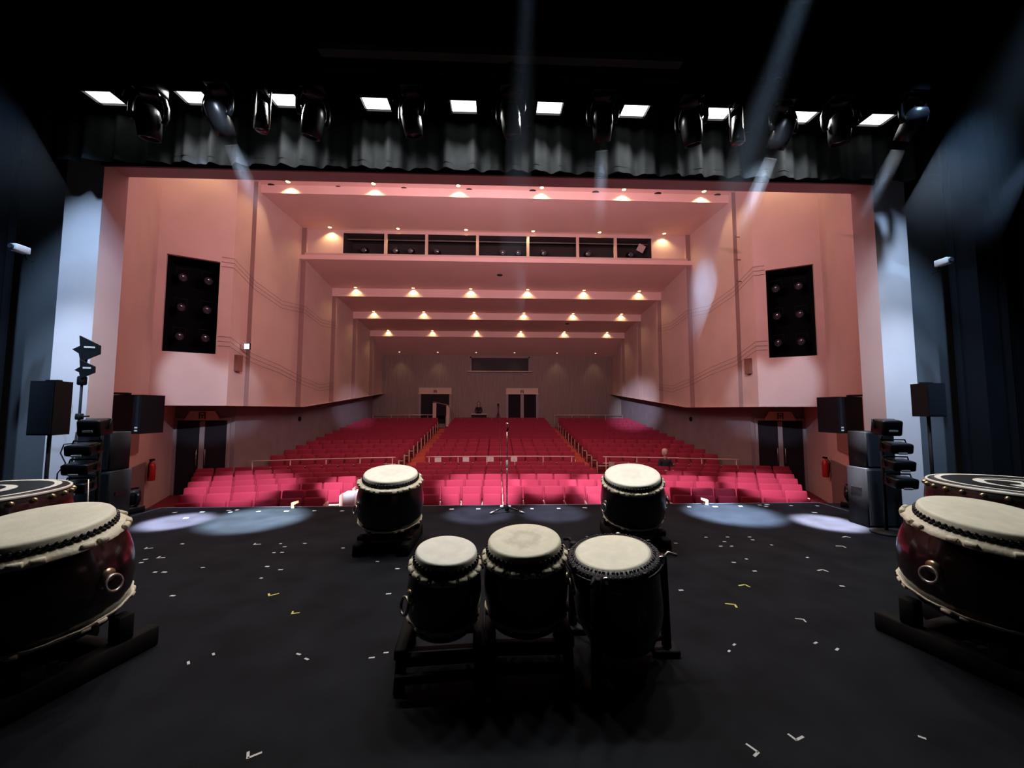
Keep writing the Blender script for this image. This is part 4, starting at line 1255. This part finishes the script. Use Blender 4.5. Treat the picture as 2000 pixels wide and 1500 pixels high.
# rope-rimmed drum on tall legs
def make_okedo():
    c = Vector((0.692, 2.55, 0.68)); tx, ty = 5.5, -7.0; L = 0.56
    n = Matrix.Rotation(R(ty), 3, 'Y') @ Matrix.Rotation(R(tx), 3, 'X')
    base = c + n @ Vector((0, 0, -L))
    t = thing('taiko_drum', 'black drum with wide beaded black rim at the right of the three', 'drum', base, n.to_euler(), 'barrel drums')
    r, rb, ro = 0.240, 0.281, 0.302
    prof = [(0, 0.0), (rb * 0.78, 0.0)] + [(rb * (0.80 + 0.20 * math.sin(PI / 2 * min(1, u * 2.6))), 0.02 + (L - 0.05) * u) for u in [i / 10 for i in range(11)]] + [(0, L - 0.03)]
    MB().lathe(prof, 64).build('body', LACQ, t)
    hh = MB().lathe([(0, 0), (r * 0.9, 0), (r, -0.004), (r * 1.005, -0.02)], 72).build('drum_head', HEADC, t); hh.location = (0, 0, L)
    MB().lathe([(r * 0.995, L - 0.004), (r * 1.06, L - 0.004), (ro * 0.97, L - 0.022), (ro, L - 0.045), (ro * 0.98, L - 0.06), (rb, L - 0.07)], 72).build('rim', ROPE, t)
    bd = MB(); N = 64
    for i in range(N):
        for rr, zz, q, rad in ((r * 1.09, L - 0.008, 0, 0.0075), (ro * 0.955, L - 0.026, 0.5, 0.0085)):
            a = 2 * PI * (i + q) / N
            bd.lathe([(rad, -0.006), (rad, 0.004), (rad * 0.6, 0.008), (0, 0.009)], 8, Matrix.Translation((rr * math.cos(a), rr * math.sin(a), zz)))
    bd.build('bead_row', TACK, t)
    lc = MB()
    for i in range(48):
        a, a2, a3 = 2 * PI * i / 48, 2 * PI * (i + 0.5) / 48, 2 * PI * (i + 1) / 48
        lc.tube([(r * 1.05 * math.cos(a), r * 1.05 * math.sin(a), L + 0.002), (ro * 0.99 * math.cos(a2), ro * 0.99 * math.sin(a2), L - 0.034), (r * 1.05 * math.cos(a3), r * 1.05 * math.sin(a3), L + 0.002)], 0.004, 5)
    lc.build('lacing', ROPE, t)
    MB().torus(ro * 1.0, 0.009, 72, 8, Matrix.Translation((0, 0, L - 0.052))).build('hoop', BLACKGLOSS, t)
    for i in range(8):
        a = 2 * PI * i / 8 + 0.35
        q = MB().rbox((0, 0, 0), (0.030, 0.03, 0.05), 0.006, 1, Matrix.Translation((ro * 0.99 * math.cos(a), ro * 0.99 * math.sin(a), L - 0.035)) @ Matrix.Rotation(a, 4, 'Z'))
        q.build('lug', CHROME if i % 2 else BLACKGLOSS, t)
    # badge and side fitting
    a = R(-104)
    MB().rbox((0, 0, 0), (0.05, 0.012, 0.018), 0.005, 1, Matrix.Translation((rb * math.cos(a), rb * math.sin(a), L * 0.80)) @ Matrix.Rotation(a + PI / 2, 4, 'Z') @ Matrix.Rotation(R(18), 4, 'Y')).build('badge', STEEL, t)
    a = R(-140)
    MB().rbox((0, 0, 0), (0.03, 0.02, 0.04), 0.008, 2, Matrix.Translation((rb * math.cos(a), rb * math.sin(a), L * 0.34)) @ Matrix.Rotation(a + PI / 2, 4, 'Z')).build('side_fitting', CHROME, t)
    s = thing('drum_stand', 'tall black legged stand holding the beaded rim drum', 'drum stand', (c.x, c.y + 0.03, 0))
    for a in (R(5), R(122), R(240)):
        e = Vector((math.cos(a), math.sin(a), 0))
        ztop = c.z - 0.05
        p = MB(); p0 = e * 0.375; p1 = e * 0.355 + Vector((0, 0, ztop))
        d = p1 - p0
        T = Matrix.Translation(p0) @ d.to_track_quat('Z', 'Y').to_matrix().to_4x4()
        p.rbox((0, 0, d.length / 2), (0.055, 0.05, d.length), 0.008, 1, T)
        p.build('leg', BLACK, s)
        MB().tube([e * 0.36 + Vector((0, 0, ztop - 0.03)), e * 0.40 + Vector((0, 0, ztop + 0.01)), e * 0.46 + Vector((0, 0, ztop - 0.01))], 0.012, 6).build('hook', STEEL if a < 0.5 else BLACK, s)
        MB().rbox((e.x * 0.36, e.y * 0.36, 0.02), (0.17, 0.12, 0.04), 0.01, 1).build('foot', BLACK, s)
        a2 = a + R(20)
        MB().tube([e * 0.37 + Vector((0, 0, 0.10)), Vector((0, 0, 0.05))], 0.016, 8).build('spreader', BLACK, s)
    return t


make_okedo()

# large side drums
dBL, bBL, nBL = make_drum('large dark red-brown drum at the left edge of the picture', (-2.750, 2.4, 0.940), 0.312, 0.674, 8.8, 1.4, HEADC, REDLACQ, 0.386, 0.398, 'barrel drums', 0.22, True)
low_stand('low black stand under the large left drum', bBL, nBL, 0.34, 0, 0.37, R(-14))
dBR, bBR, nBR = make_drum('large dark red-brown drum at the right edge of the picture', (3.077, 2.4, 0.941), 0.303, 0.662, 9.4, -2.8, HEADC, REDLACQ, 0.384, 0.396, 'barrel drums', 0.4, True)
low_stand('low black stand under the large right drum', bBR, nBR, 0.34, 0, 0.37, R(14))


# shallow black drums with a painted swirl crest, behind the large ones
def crest_drum(label, c, r, L, tilt, spin):
    t = thing('taiko_drum', label, 'drum', (c[0], c[1], c[2] - L), (R(tilt), 0, 0), 'crest drums')
    MB().lathe([(0, 0.0), (r * 0.98, 0.0), (r * 1.04, L * 0.2), (r * 1.06, L * 0.5), (r * 1.04, L * 0.8), (r * 1.0, L - 0.02), (0, L - 0.02)], 72).build('body', REDLACQ, t)
    MB().lathe([(0, L), (r * 0.9, L), (r * 0.99, L - 0.004), (r * 1.02, L - 0.03), (r * 1.03, L - 0.06)], 72).build('drum_head', HEADK, t)
    MB().lathe([(r * 1.005, L - 0.012), (r * 1.02, L - 0.004), (r * 1.035, L - 0.012), (r * 1.03, L - 0.022)], 96).build('white_edge', HEADW, t)
    b = MB()
    n = 96
    for i in range(n):
        a, a2 = 2 * PI * i / n, 2 * PI * (i + 1) / n
        b.quad(*[(q * math.cos(w), q * math.sin(w), L + 0.003) for q, w in ((r * 0.86, a), (r * 0.93, a), (r * 0.93, a2), (r * 0.86, a2))])
    m_ = 64
    b.add([(0.54 * r * math.cos(2 * PI * i / m_), 0.54 * r * math.sin(2 * PI * i / m_), L + 0.003) for i in range(m_)], [tuple(range(m_))])
    bk_ = MB()
    for k in range(3):
        a0 = spin + k * 2 * PI / 3
        hx, hy, hr = 0.26 * r * math.cos(a0), 0.26 * r * math.sin(a0), 0.17 * r
        m_ = 28
        bk_.add([(hx + hr * math.cos(2 * PI * i / m_), hy + hr * math.sin(2 * PI * i / m_), L + 0.0055) for i in range(m_)], [tuple(range(m_))])
        prev = None
        for i in range(21):
            u = i / 20
            aa = a0 + 0.15 + u * 1.5
            ro_ = r * (0.43 + 0.08 * u); ri_ = ro_ - r * 0.24 * (1 - u) ** 0.8
            cur = ((ro_ * math.cos(aa), ro_ * math.sin(aa), L + 0.005), (ri_ * math.cos(aa), ri_ * math.sin(aa), L + 0.005))
            if prev: bk_.quad(prev[0], cur[0], cur[1], prev[1])
            prev = cur
    bk_.build('painted_swirl', HEADK, t, fix=False)
    b.build('painted_crest', HEADW, t, fix=False)
    sd = MB().lathe([(0.018, -0.012), (0.018, 0.004), (0.010, 0.014), (0, 0.016)], 10).data('stud'); sd.materials.append(BRASS)
    for i in range(30):
        a = 2 * PI * i / 30
        e = bpy.data.objects.new('stud', sd); COL.objects.link(e); e.parent = t
        e.matrix_local = Matrix.Translation((r * 1.045 * math.cos(a), r * 1.045 * math.sin(a), L * 0.86)) @ Matrix.Rotation(a, 4, 'Z') @ Matrix.Rotation(PI / 2, 4, 'Y')
    s = thing('drum_stand', 'low stand below the ' + label, 'drum stand', (c[0], c[1], 0))
    for k in range(4):
        a = PI / 4 + k * PI / 2
        MB().rbox((r * 0.75 * math.cos(a), r * 0.75 * math.sin(a), (c[2] - L) / 2 - 0.03), (0.07, 0.07, c[2] - L - 0.06), 0.01, 1).build('leg', STANDW, s)
    for k in (-1, 1):
        MB().rbox((0, k * r * 0.53, c[2] - L - 0.075), (r * 1.5, 0.06, 0.06), 0.01, 1).build('cross_beam', STANDW, s)


crest_drum('shallow black crest drum beyond the large left drum', (-3.96, 2.92, 1.0), 0.57, 0.36, 0, 0.55)
crest_drum('shallow black crest drum beyond the large right drum', (4.24, 2.98, 1.0), 0.57, 0.36, 0, 2.35)

# ------------------------------------------------------------------ microphone
q = at_floor(990, 1001)
MS = Vector((q.x, q.y, 0))
t = thing('microphone_stand', 'thin microphone stand alone at the middle of the stage edge', 'microphone stand', MS)
MB().cyl((0, 0, 0.04), (0, 0, 0.75), 0.010, n=10).build('lower_tube', CHROME, t)
MB().cyl((0, 0, 0.72), (0, 0, 1.26), 0.0075, n=10).build('upper_tube', CHROME, t)
MB().lathe([(0.012, 0.69), (0.018, 0.70), (0.018, 0.80), (0.012, 0.81)], 12).build('clutch', WHITE, t)
MB().lathe([(0.012, 0.02), (0.03, 0.03), (0.03, 0.09), (0.014, 0.12)], 14).build('hub', BLACKGLOSS, t)
for a in (R(200), R(-20), R(90)):
    e = Vector((math.cos(a), math.sin(a), 0))
    b = MB(); b.tube([e * 0.02 + Vector((0, 0, 0.085)), e * 0.14 + Vector((0, 0, 0.06)), e * 0.27 + Vector((0, 0, 0.014))], 0.012, 8)
    l = b.build('leg', BLACKGLOSS, t)
    MB().cyl(e * 0.20 + Vector((0, 0, 0.036)), e * 0.285 + Vector((0, 0, 0.012)), 0.016, n=10).build('rubber_foot', STEEL, l)
t = thing('microphone', 'silver microphone held at the top of the stand', 'microphone', MS + Vector((0, 0, 1.26)))
b = MB(); b.tube([(0, 0, 0), (0.012, 0, 0.04), (0.012, 0.0, 0.07)], 0.012, 8); b.build('clip', BLACK, t)
T = Matrix.Translation((0.010, 0, 0.06)) @ Matrix.Rotation(R(-12), 4, 'Y') @ Matrix.Rotation(R(50), 4, 'X')
MB().lathe([(0, -0.10), (0.011, -0.10), (0.013, 0.0), (0.018, 0.05)], 14, T).build('handle', STEEL, t)
MB().lathe([(0.018, 0.05), (0.026, 0.06), (0.027, 0.085), (0.020, 0.105), (0, 0.112)], 16, T).build('grille', CHROME, t)
# small pale things at the stand's foot
for i, (px, py, w) in enumerate(((980, 991, 0.055), (995, 991.5, 0.055))):
    q = at_floor(px, py)
    o = MB().rbox((0, 0, 0.018), (w, 0.05, 0.036), 0.012, 2).build('tape_roll', WHITE)
    o.location = (q.x, min(q.y, 6.5), 0)
    tag(o, 'small white block at the stage edge just %s of the microphone stand' % ('left', 'right')[i], 'block')
q0 = at_floor(1000, 992); q1 = at_floor(1003.5, 987)
pts = [Vector((MS.x + 0.03, MS.y + 0.02, 0.012)), Vector((MS.x + 0.16, MS.y + 0.10, 0.008)), Vector((MS.x + 0.22, 6.45, 0.01)), Vector((MS.x + 0.24, 6.61, -0.03)), Vector((MS.x + 0.24, 6.62, -0.6))]
tag(MB().tube(pts, 0.005, 6).build('microphone_cable', CABLE), 'thin black cable running from the microphone stand over the stage edge', 'cable')

# ------------------------------------------------------------------ side equipment
def speaker_on_stand(label, label2, x, y, zb_, w, h, rz):
    t = thing('loudspeaker', label, 'loudspeaker', (x, y, zb_), (0, 0, rz))
    MB().prism([(-w / 2, -0.1), (w / 2, -0.1), (w * 0.30, 0.12), (-w * 0.30, 0.12)], 0.0, h).build('cabinet', BLACK, t)
    MB().box((0, -0.105, h / 2), (w * 0.92, 0.012, h * 0.94)).build('grille', GRILLE, t)
    MB().box((0, 0.0, h + 0.008), (0.16, 0.04, 0.02)).build('handle', BLACK, t)
    s = thing('speaker_stand', label2, 'speaker stand', (x, y, 0))
    MB().cyl((0, 0, 0.08), (0, 0, zb_ - 0.002), 0.018, n=12).build('pole', BLACK, s)
    for k in range(3):
        a = R(90) + k * 2 * PI / 3
        e = Vector((math.cos(a), math.sin(a), 0))
        MB().tube([e * 0.02 + Vector((0, 0, 0.62)), e * 0.24 + Vector((0, 0, 0.02))], 0.012, 8).build('leg', BLACK, s)
        MB().tube([e * 0.02 + Vector((0, 0, 0.20)), e * 0.12 + Vector((0, 0, 0.35))], 0.009, 8).build('brace', BLACK, s)
    MB().lathe([(0.018, 0.60), (0.03, 0.60), (0.03, 0.68), (0.018, 0.68)], 12).build('collar', BLACK, s)


speaker_on_stand('black loudspeaker raised on a stand at the far left', 'black tripod stand under the far left loudspeaker', -5.25, 4.68, 1.30, 0.30, 0.62, R(-4))
speaker_on_stand('black loudspeaker raised on a stand at the far right', 'black tripod stand under the far right loudspeaker', 5.44, 4.72, 1.52, 0.26, 0.42, R(4))

for s, side in ((-1, 'left'), (1, 'right')):
    # monitor speaker hung beyond the proscenium edge
    t = thing('monitor_speaker', 'black monitor speaker hung at the %s edge of the stage opening' % side, 'loudspeaker', (s * 5.76, 6.35, 1.22), (0, 0, R(s * 12)))
    MB().prism([(-0.27, -0.18), (0.27, -0.18), (0.22, 0.2), (-0.22, 0.2)], 0.0, 0.60).build('cabinet', BLACK, t)
    MB().box((0, -0.186, 0.30), (0.50, 0.012, 0.57)).build('grille', GRILLE, t)
    for k in range(2):
        MB().box((s * -0.22 + s * 0.44 * 0, -0.195, 0.05 + 0.045 * k), (0.05, 0.006, 0.022)).build('label', LABELM, t)
    b = MB(); b.tube([(s * 0.10, -0.10, 0.62), (s * 0.12, -0.45, 0.62), (s * 0.12, -0.50, 0.2), (s * 0.12, -0.50, -0.1)], 0.02, 8)
    b.box((s * 0.12, -0.36, 0.62), (0.05, 0.6, 0.03))
    b.build('bracket', BLACK, t)
    # stacked subwoofers
    x = s * 5.25
    y = 5.31
    t = thing('subwoofer', 'large black subwoofer at the foot of the %s stack' % side, 'subwoofer', (x, y, 0), (0, 0, 0), 'stacked subwoofers')
    w0 = 0.50
    MB().rbox((0, 0, 0.40), (w0, 0.30, 0.80), 0.012, 1).build('cabinet', BLACK, t)
    MB().box((0, -0.155, 0.40), (w0 * 0.93, 0.012, 0.74)).build('grille', GRILLE, t)
    for q in (-1, 1):
        MB().box((q * (w0 / 2 + 0.004), 0, 0.5), (0.012, 0.16, 0.05)).build('handle', BLACKGLOSS, t)
    hh = 0.50
    t = thing('subwoofer', 'black bass cabinet on top of the %s stack' % side, 'subwoofer', (x + s * -0.01, y, 0.80), (0, 0, 0), 'stacked subwoofers')
    MB().rbox((0, 0, hh / 2), (0.42, 0.28, hh), 0.012, 1).build('cabinet', BLACK, t)
    MB().box((0, -0.145, hh / 2), (0.38, 0.012, hh * 0.9)).build('grille', GRILLE, t)
    # light tree with four lamps
    y2 = 4.82
    x2 = at_depth(176 if s < 0 else 1740, 880, y2).x
    t = thing('light_tree', 'black upright pole carrying stacked stage lamps at the %s' % side, 'light stand', (x2, y2, 0))
    MB().cyl((0, 0.12, 0.03), (0, 0.12, 1.36), 0.02, n=10).build('pole', BLACK, t)
    MB().lathe([(0, 0), (0.17, 0), (0.17, 0.02), (0.05, 0.04), (0, 0.04)], 24, Matrix.Translation((0, 0.12, 0))).build('base', BLACK, t)
    for k, z in enumerate((1.38, 1.12, 0.90, 0.68)):
        xo = (0.06, -0.05, -0.07, -0.09)[k] * (1 if s < 0 else -1)
        lt = thing('stage_lamp', 'black stage lamp, %s from the top on the %s light tree' % (ORD[k + 1], side), 'stage lamp', (x2 + xo, y2 - 0.02, z), (R(8), 0, R(s * -8)), 'lamps on the light trees')
        wv = 0.24 if k == 0 else 0.27
        MB().rbox((0, 0, 0), (wv, 0.20, 0.20 if k == 0 else 0.13), 0.025, 2).build('housing', BLACKGLOSS, lt)
        MB().box((0, -0.105, -0.03 if k == 0 else -0.055), (0.10, 0.01, 0.022)).build('label', LABELM, lt)
        MB().tube([(-wv / 2 - 0.012, 0, -0.02), (-wv / 2 - 0.012, 0.06, 0.09), (wv / 2 + 0.012, 0.06, 0.09), (wv / 2 + 0.012, 0, -0.02)], 0.01, 6).build('yoke', BLACK, lt)
        MB().lathe([(0, 0.0), (0.05, 0.0), (0.055, -0.012), (0.055, -0.02), (0, -0.02)], 16, Matrix.Translation((0.0, 0.115, 0.0)) @ Matrix.Rotation(R(90), 4, 'X')).build('lens', LENSM, lt)
    # moving head standing beside the apron
    q = Vector((-5.72, 6.28, 0)) if s < 0 else Vector((5.78, 6.22, 0))
    t = thing('floor_lamp_fixture', 'dark moving light standing beside the %s end of the apron' % side, 'moving light', q, (0, 0, R(s * 20)))
    MB().rbox((0, 0, 0.05), (0.26, 0.22, 0.10), 0.02, 2).build('base', BLACKGLOSS, t)
    b = MB()
    for e in (-1, 1):
        b.tube([(e * 0.07, 0, 0.10), (e * 0.13, 0, 0.14), (e * 0.145, 0, 0.26), (e * 0.12, 0, 0.30)], 0.022, 8)
    b.build('yoke', BLACKGLOSS, t)
    T = Matrix.Translation((0, 0, 0.25)) @ Matrix.Rotation(R(15), 4, 'X')
    MB().lathe([(0, -0.12), (0.07, -0.12), (0.10, -0.06), (0.11, 0.03), (0.11, 0.10), (0.10, 0.10), (0.095, 0.08)], 20, T).build('head', BLACKGLOSS, t)
    MB().lathe([(0, 0.085), (0.095, 0.08)], 20, T).build('lens', LENSM, t)
    for (x_, y_, z_) in ((0.06, -0.115, 0.06), (-0.06, -0.115, 0.05)):
        MB().box((x_, y_, z_), (0.045, 0.006, 0.018)).build('label', LABELM, t)

# antenna stand on the left
t = thing('antenna_stand', 'tall black tripod stand holding two antenna paddles at the left', 'stand', (at_depth(156, 800, 5.22).x, 5.22, 0))
MB().cyl((0, 0, 0.3), (0, 0, 2.34), 0.014, n=10).build('pole', BLACK, t)
for k in range(3):
    a = R(190) + k * 2 * PI / 3
    e = Vector((math.cos(a), math.sin(a), 0))
    MB().tube([e * 0.015 + Vector((0, 0, 1.30)), e * 0.10 + Vector((0, 0, 0.02))], 0.010, 6).build('leg', BLACK, t)
MB().rbox((0, 0, 1.50), (0.07, 0.06, 0.08), 0.01, 1).build('clamp', BLACK, t)
MB().tube([(-0.05, 0, 1.50), (0.12, 0, 1.505)], 0.011, 6).build('side_arm', BLACK, t)
MB().rbox((0.0, 0, 1.97), (0.09, 0.07, 0.12), 0.015, 1).build('bracket', BLACK, t)
for nm, zc, sx, lab in (('upper', 2.37, 1.0, 'larger'), ('lower', 2.10, 0.72, 'smaller')):
    t = thing('antenna_paddle', '%s black shark fin antenna paddle with pale label on the stand' % lab, 'antenna', (at_depth(168, 683, 5.18).x if sx == 1.0 else at_depth(165, 722, 5.18).x, 5.18, at_depth(168, 683 if sx == 1.0 else 722, 5.18).z), (R(8), R(8), R(18)))
    poly = [(-0.13 * sx, -0.02), (-0.06 * sx, 0.04 * sx), (-0.08 * sx, 0.17 * sx), (0.14 * sx, 0.08 * sx), (0.15 * sx, -0.03 * sx), (-0.03 * sx, -0.17 * sx), (-0.06 * sx, -0.06 * sx)]
    MB().prism(poly, -0.012, 0.012, 'y').build('paddle', BLACK, t)
    MB().box((0.045 * sx, -0.016, 0.035 * sx), (0.11 * sx, 0.004, 0.022), Matrix.Rotation(R(-8), 4, 'Y')).build('label', LABELM, t)
    MB().cyl((0.01, 0.02, -0.12 * sx), (0.0, 0.03, -0.25 * sx), 0.012, n=8).build('mount', BLACK, t)
n = 22
pts = [Vector((-5.86 + 0.10 * math.cos(2 * PI * i / n), 5.20, 1.87 + 0.10 * math.sin(2 * PI * i / n))) for i in range(n)]
tag(MB().tube(pts, 0.005, 6, closed=True).build('cable_coil', CABLE), 'round loop of thin cable hanging on the antenna stand', 'cable')
pts = [at_depth(px_, py_, 5.1) for px_, py_ in ((150, 865), (125, 868), (118, 885), (128, 905), (112, 925))] + [Vector((at_depth(112, 925, 5.1).x, 5.1, 0.01))]
tag(MB().tube(pts, 0.007, 6).build('hanging_cable', CABLE), 'black cable sagging from the left light tree to the floor', 'cable')
a = at_depth(172.5, 936, 4.05); c = Vector((a.x + 0.04, 4.05, 0))
o = MB().tube([a, c + Vector((0, 0, 0.01))], 0.006, 6).build('thin_rod', STEEL)
tag(o, 'thin pale rod leaning before the left speaker stack', 'rod')
# flight case and desk shapes in the dark at far left
t = thing('equipment_case', 'dark equipment case standing in the shade at the far left', 'case', (-5.55, 3.75, 0))
MB().rbox((0, 0, 0.42), (0.62, 0.5, 0.80), 0.015, 1).build('case_body', BLACK, t)
MB().rbox((0, 0, 0.87), (0.63, 0.51, 0.09), 0.015, 1).build('lid', BLACK, t)
for e in (-1, 1):
    MB().box((e * 0.2, -0.255, 0.80), (0.05, 0.015, 0.07)).build('latch', STEEL, t)

# ------------------------------------------------------------------ tape marks on the stage floor
ANCH = {'large left drum': (-2.75, 2.4), 'large right drum': (3.08, 2.4), 'back left drum': (-1.3, 4.65), 'back right drum': (1.55, 4.7), 'microphone stand': (MS.x, MS.y),
        'left front drum': (-0.37, 2.45), 'beaded rim drum': (0.69, 2.55), 'left apron strip': (-5.5, 6.3), 'right apron strip': (5.5, 6.3)}
tapes = []
W_ = [(341, 1001), (395, 1000), (447, 997), (450, 1000.5), (463, 996), (505, 999), (560, 998.3), (614, 997.6), (668, 998), (363, 1012), (882, 994.5), (934, 994), (1039, 993.6), (1091, 993), (1142, 991.7),
      (1298, 991), (1346, 990), (1397, 989.5), (1446, 988.5), (1484, 986.5), (1498, 985.5), (1496, 989), (1545, 987.5), (1596, 988), (1591, 1001), (1379, 1049.5), (1421, 1049), (1464, 1049), (1470, 1054.5), (1415, 1058),
      (356, 1062.5), (284, 1092.7), (276, 1099), (303, 1117.6), (321, 1117.6), (396, 1108.6), (337, 1163.8), (548, 1062), (595, 1061.5), (556, 1068), (535, 1079.5), (551, 1079), (522, 1106.6), (548, 1112.8), (510, 1129.4),
      (670, 1070.5), (737, 1097), (776, 1111), (417, 1278), (368, 1295), (583, 1278), (599, 1287.6), (726, 1285), (754, 1275), (759, 1160), (941, 1269),
      (1408, 1067), (1429, 1067), (1507, 1064.6), (1320, 1061), (1577, 1089), (1433, 1098.6), (1458, 1092), (1474, 1115.6), (1645, 1145), (1434, 1259.5), (1424, 1272), (1330, 1153), (1593, 1256), (1635, 1268.5), (1801, 1441)]
LT = [(283, 1072, 'w', 20), (307, 1090, 'w', 10), (496, 1064, 'w', 15), (526, 1164, 'y', 35), (570, 1199, 'y', 15), (484, 1481, 'w', 30), (1652, 1048, 'w', -160), (1646, 1067, 'w', 170), (1607, 1112.8, 'w', -165), (1455, 1142, 'y', -165), (1435, 1181, 'y', 165), (1569, 1210, 'w', 165), (1555, 1446, 'w', 20), (1481, 1470, 'w', 120)]
for (px, py) in W_:
    tapes.append((at_floor(px, py), None, 'w', random.uniform(-0.25, 0.25) if py < 1200 else random.uniform(-0.9, 0.9)))
for (px, py, c, ang) in LT:
    tapes.append((at_floor(px, py), 'L', c, R(ang)))
rank = {}
items = []
for (q, sh, c, ang) in tapes:
    if q.y > 6.5: q.y = 6.5
    nm = min(ANCH, key=lambda k: (q.x - ANCH[k][0]) ** 2 + (q.y - ANCH[k][1]) ** 2)
    items.append((nm, (q.x - ANCH[nm][0]) ** 2 + (q.y - ANCH[nm][1]) ** 2, q, sh, c, ang))
items.sort(key=lambda e: (e[0], e[1]))
cnt = {}
for (nm, d2, q, sh, c, ang) in items:
    key = (nm, sh, c)
    cnt[key] = cnt.get(key, 0) + 1
    if sh == 'L':
        lab = '%s tape corner on the stage floor, %s nearest to the %s' % ('yellow' if c == 'y' else 'white', ORD[cnt[key]], nm)
        b = MB(); k = 0.50 if q.y < 3.2 else 0.66
        b.box((0.055 * k, 0, 0.0008), (0.11 * k, 0.024 * k, 0.0016)); b.box((0.0, 0.035 * k, 0.0008), (0.024 * k, 0.085 * k, 0.0016))
        o = b.build('tape_corner', TAPEY if c == 'y' else TAPEW)
    else:
        w = 0.034 * random.uniform(0.8, 1.35) if q.y < 5.2 else 0.060 * random.uniform(0.8, 1.2)
        lab = 'short white tape piece on the stage floor, %s nearest to the %s' % (ORD[cnt[key]], nm)
        o = MB().box((0, 0, 0.0008), (w, (0.014 if q.y < 3.2 else 0.022) if q.y < 5 else 0.045, 0.0016)).build('tape_mark', TAPEW)
    o.location = (q.x, q.y, 0.0004); o.rotation_euler = (0, 0, ang)
    tag(o, lab, 'tape', 'tape marks on the stage floor')

# ------------------------------------------------------------------ unseen spots for the hall and the proscenium, with added pink fills
for s in (-1, 1):
    spot('hall_fill', (s * 2.6, 5.25, 4.85), (s * -0.5, 16.0, 0.2), 180, R(70), 0.9, (1.0, 0.66, 0.70), 0.2)  # added pink fill over the seats, has no fixture
    spot('pier_wash', (s * 5.3, 3.9, 6.45), (s * 5.98, 5.4, 1.9), 1200, R(44), 0.85, (0.36, 0.62, 1.0), 0.06)
    spot('pier_low_wash', (s * 5.55, 3.3, 4.5), (s * 5.95, 5.4, 1.5), 720, R(46), 1.0, (0.46, 0.68, 1.0), 0.08)
    spot('side_wash', (s * 1.6, 2.0, 5.75), (s * 8.35, 11.5, 2.5), 3400, R(13), 0.5, (0.66, 0.80, 1.0), 0.08)
    spot('pool_wash', (s * 4.85, 4.62, 5.2), at_floor(345 if s < 0 else 1618, 1018 if s < 0 else 1021), (26000 if s < 0 else 30000), R(11), 0.7, (0.85, 0.86, 1.0), 0.05)
    spot('reveal_wash', (s * -3.6, 4.45, 4.72), (s * 5.6, 5.6, 2.9), 640, R(18), 0.8, (0.85, 0.76, 1.0), 0.06)
L = bpy.data.lights.new('ceiling_fill', 'AREA'); L.shape = 'RECTANGLE'; L.size = 6.0; L.size_y = 0.3; L.energy = 700; L.color = (1.0, 0.62, 0.68)  # pink fill added out of sight behind the header to lift the ceiling
lo = bpy.data.objects.new('ceiling_fill', L); COL.objects.link(lo)
lo.location = (0, 6.3, 5.7); lo.rotation_euler = (R(112), 0, 0)

# ------------------------------------------------------------------ world and render look
w = bpy.data.worlds.new('world'); sc.world = w; w.use_nodes = True
bg = w.node_tree.nodes['Background']
bg.inputs['Color'].default_value = (0.010, 0.016, 0.034, 1); bg.inputs['Strength'].default_value = 0.3
vs = sc.view_settings
sc.display_settings.display_device = 'sRGB'
vs.view_transform = 'Standard'; vs.look = 'None'; vs.exposure = 0.0; vs.gamma = 1.0
vs.use_curve_mapping = False
cy = sc.cycles
cy.use_denoising = True
cy.max_bounces = 8; cy.diffuse_bounces = 4; cy.volume_bounces = 0
cy.caustics_reflective = False; cy.caustics_refractive = False
cy.sample_clamp_indirect = 4.0
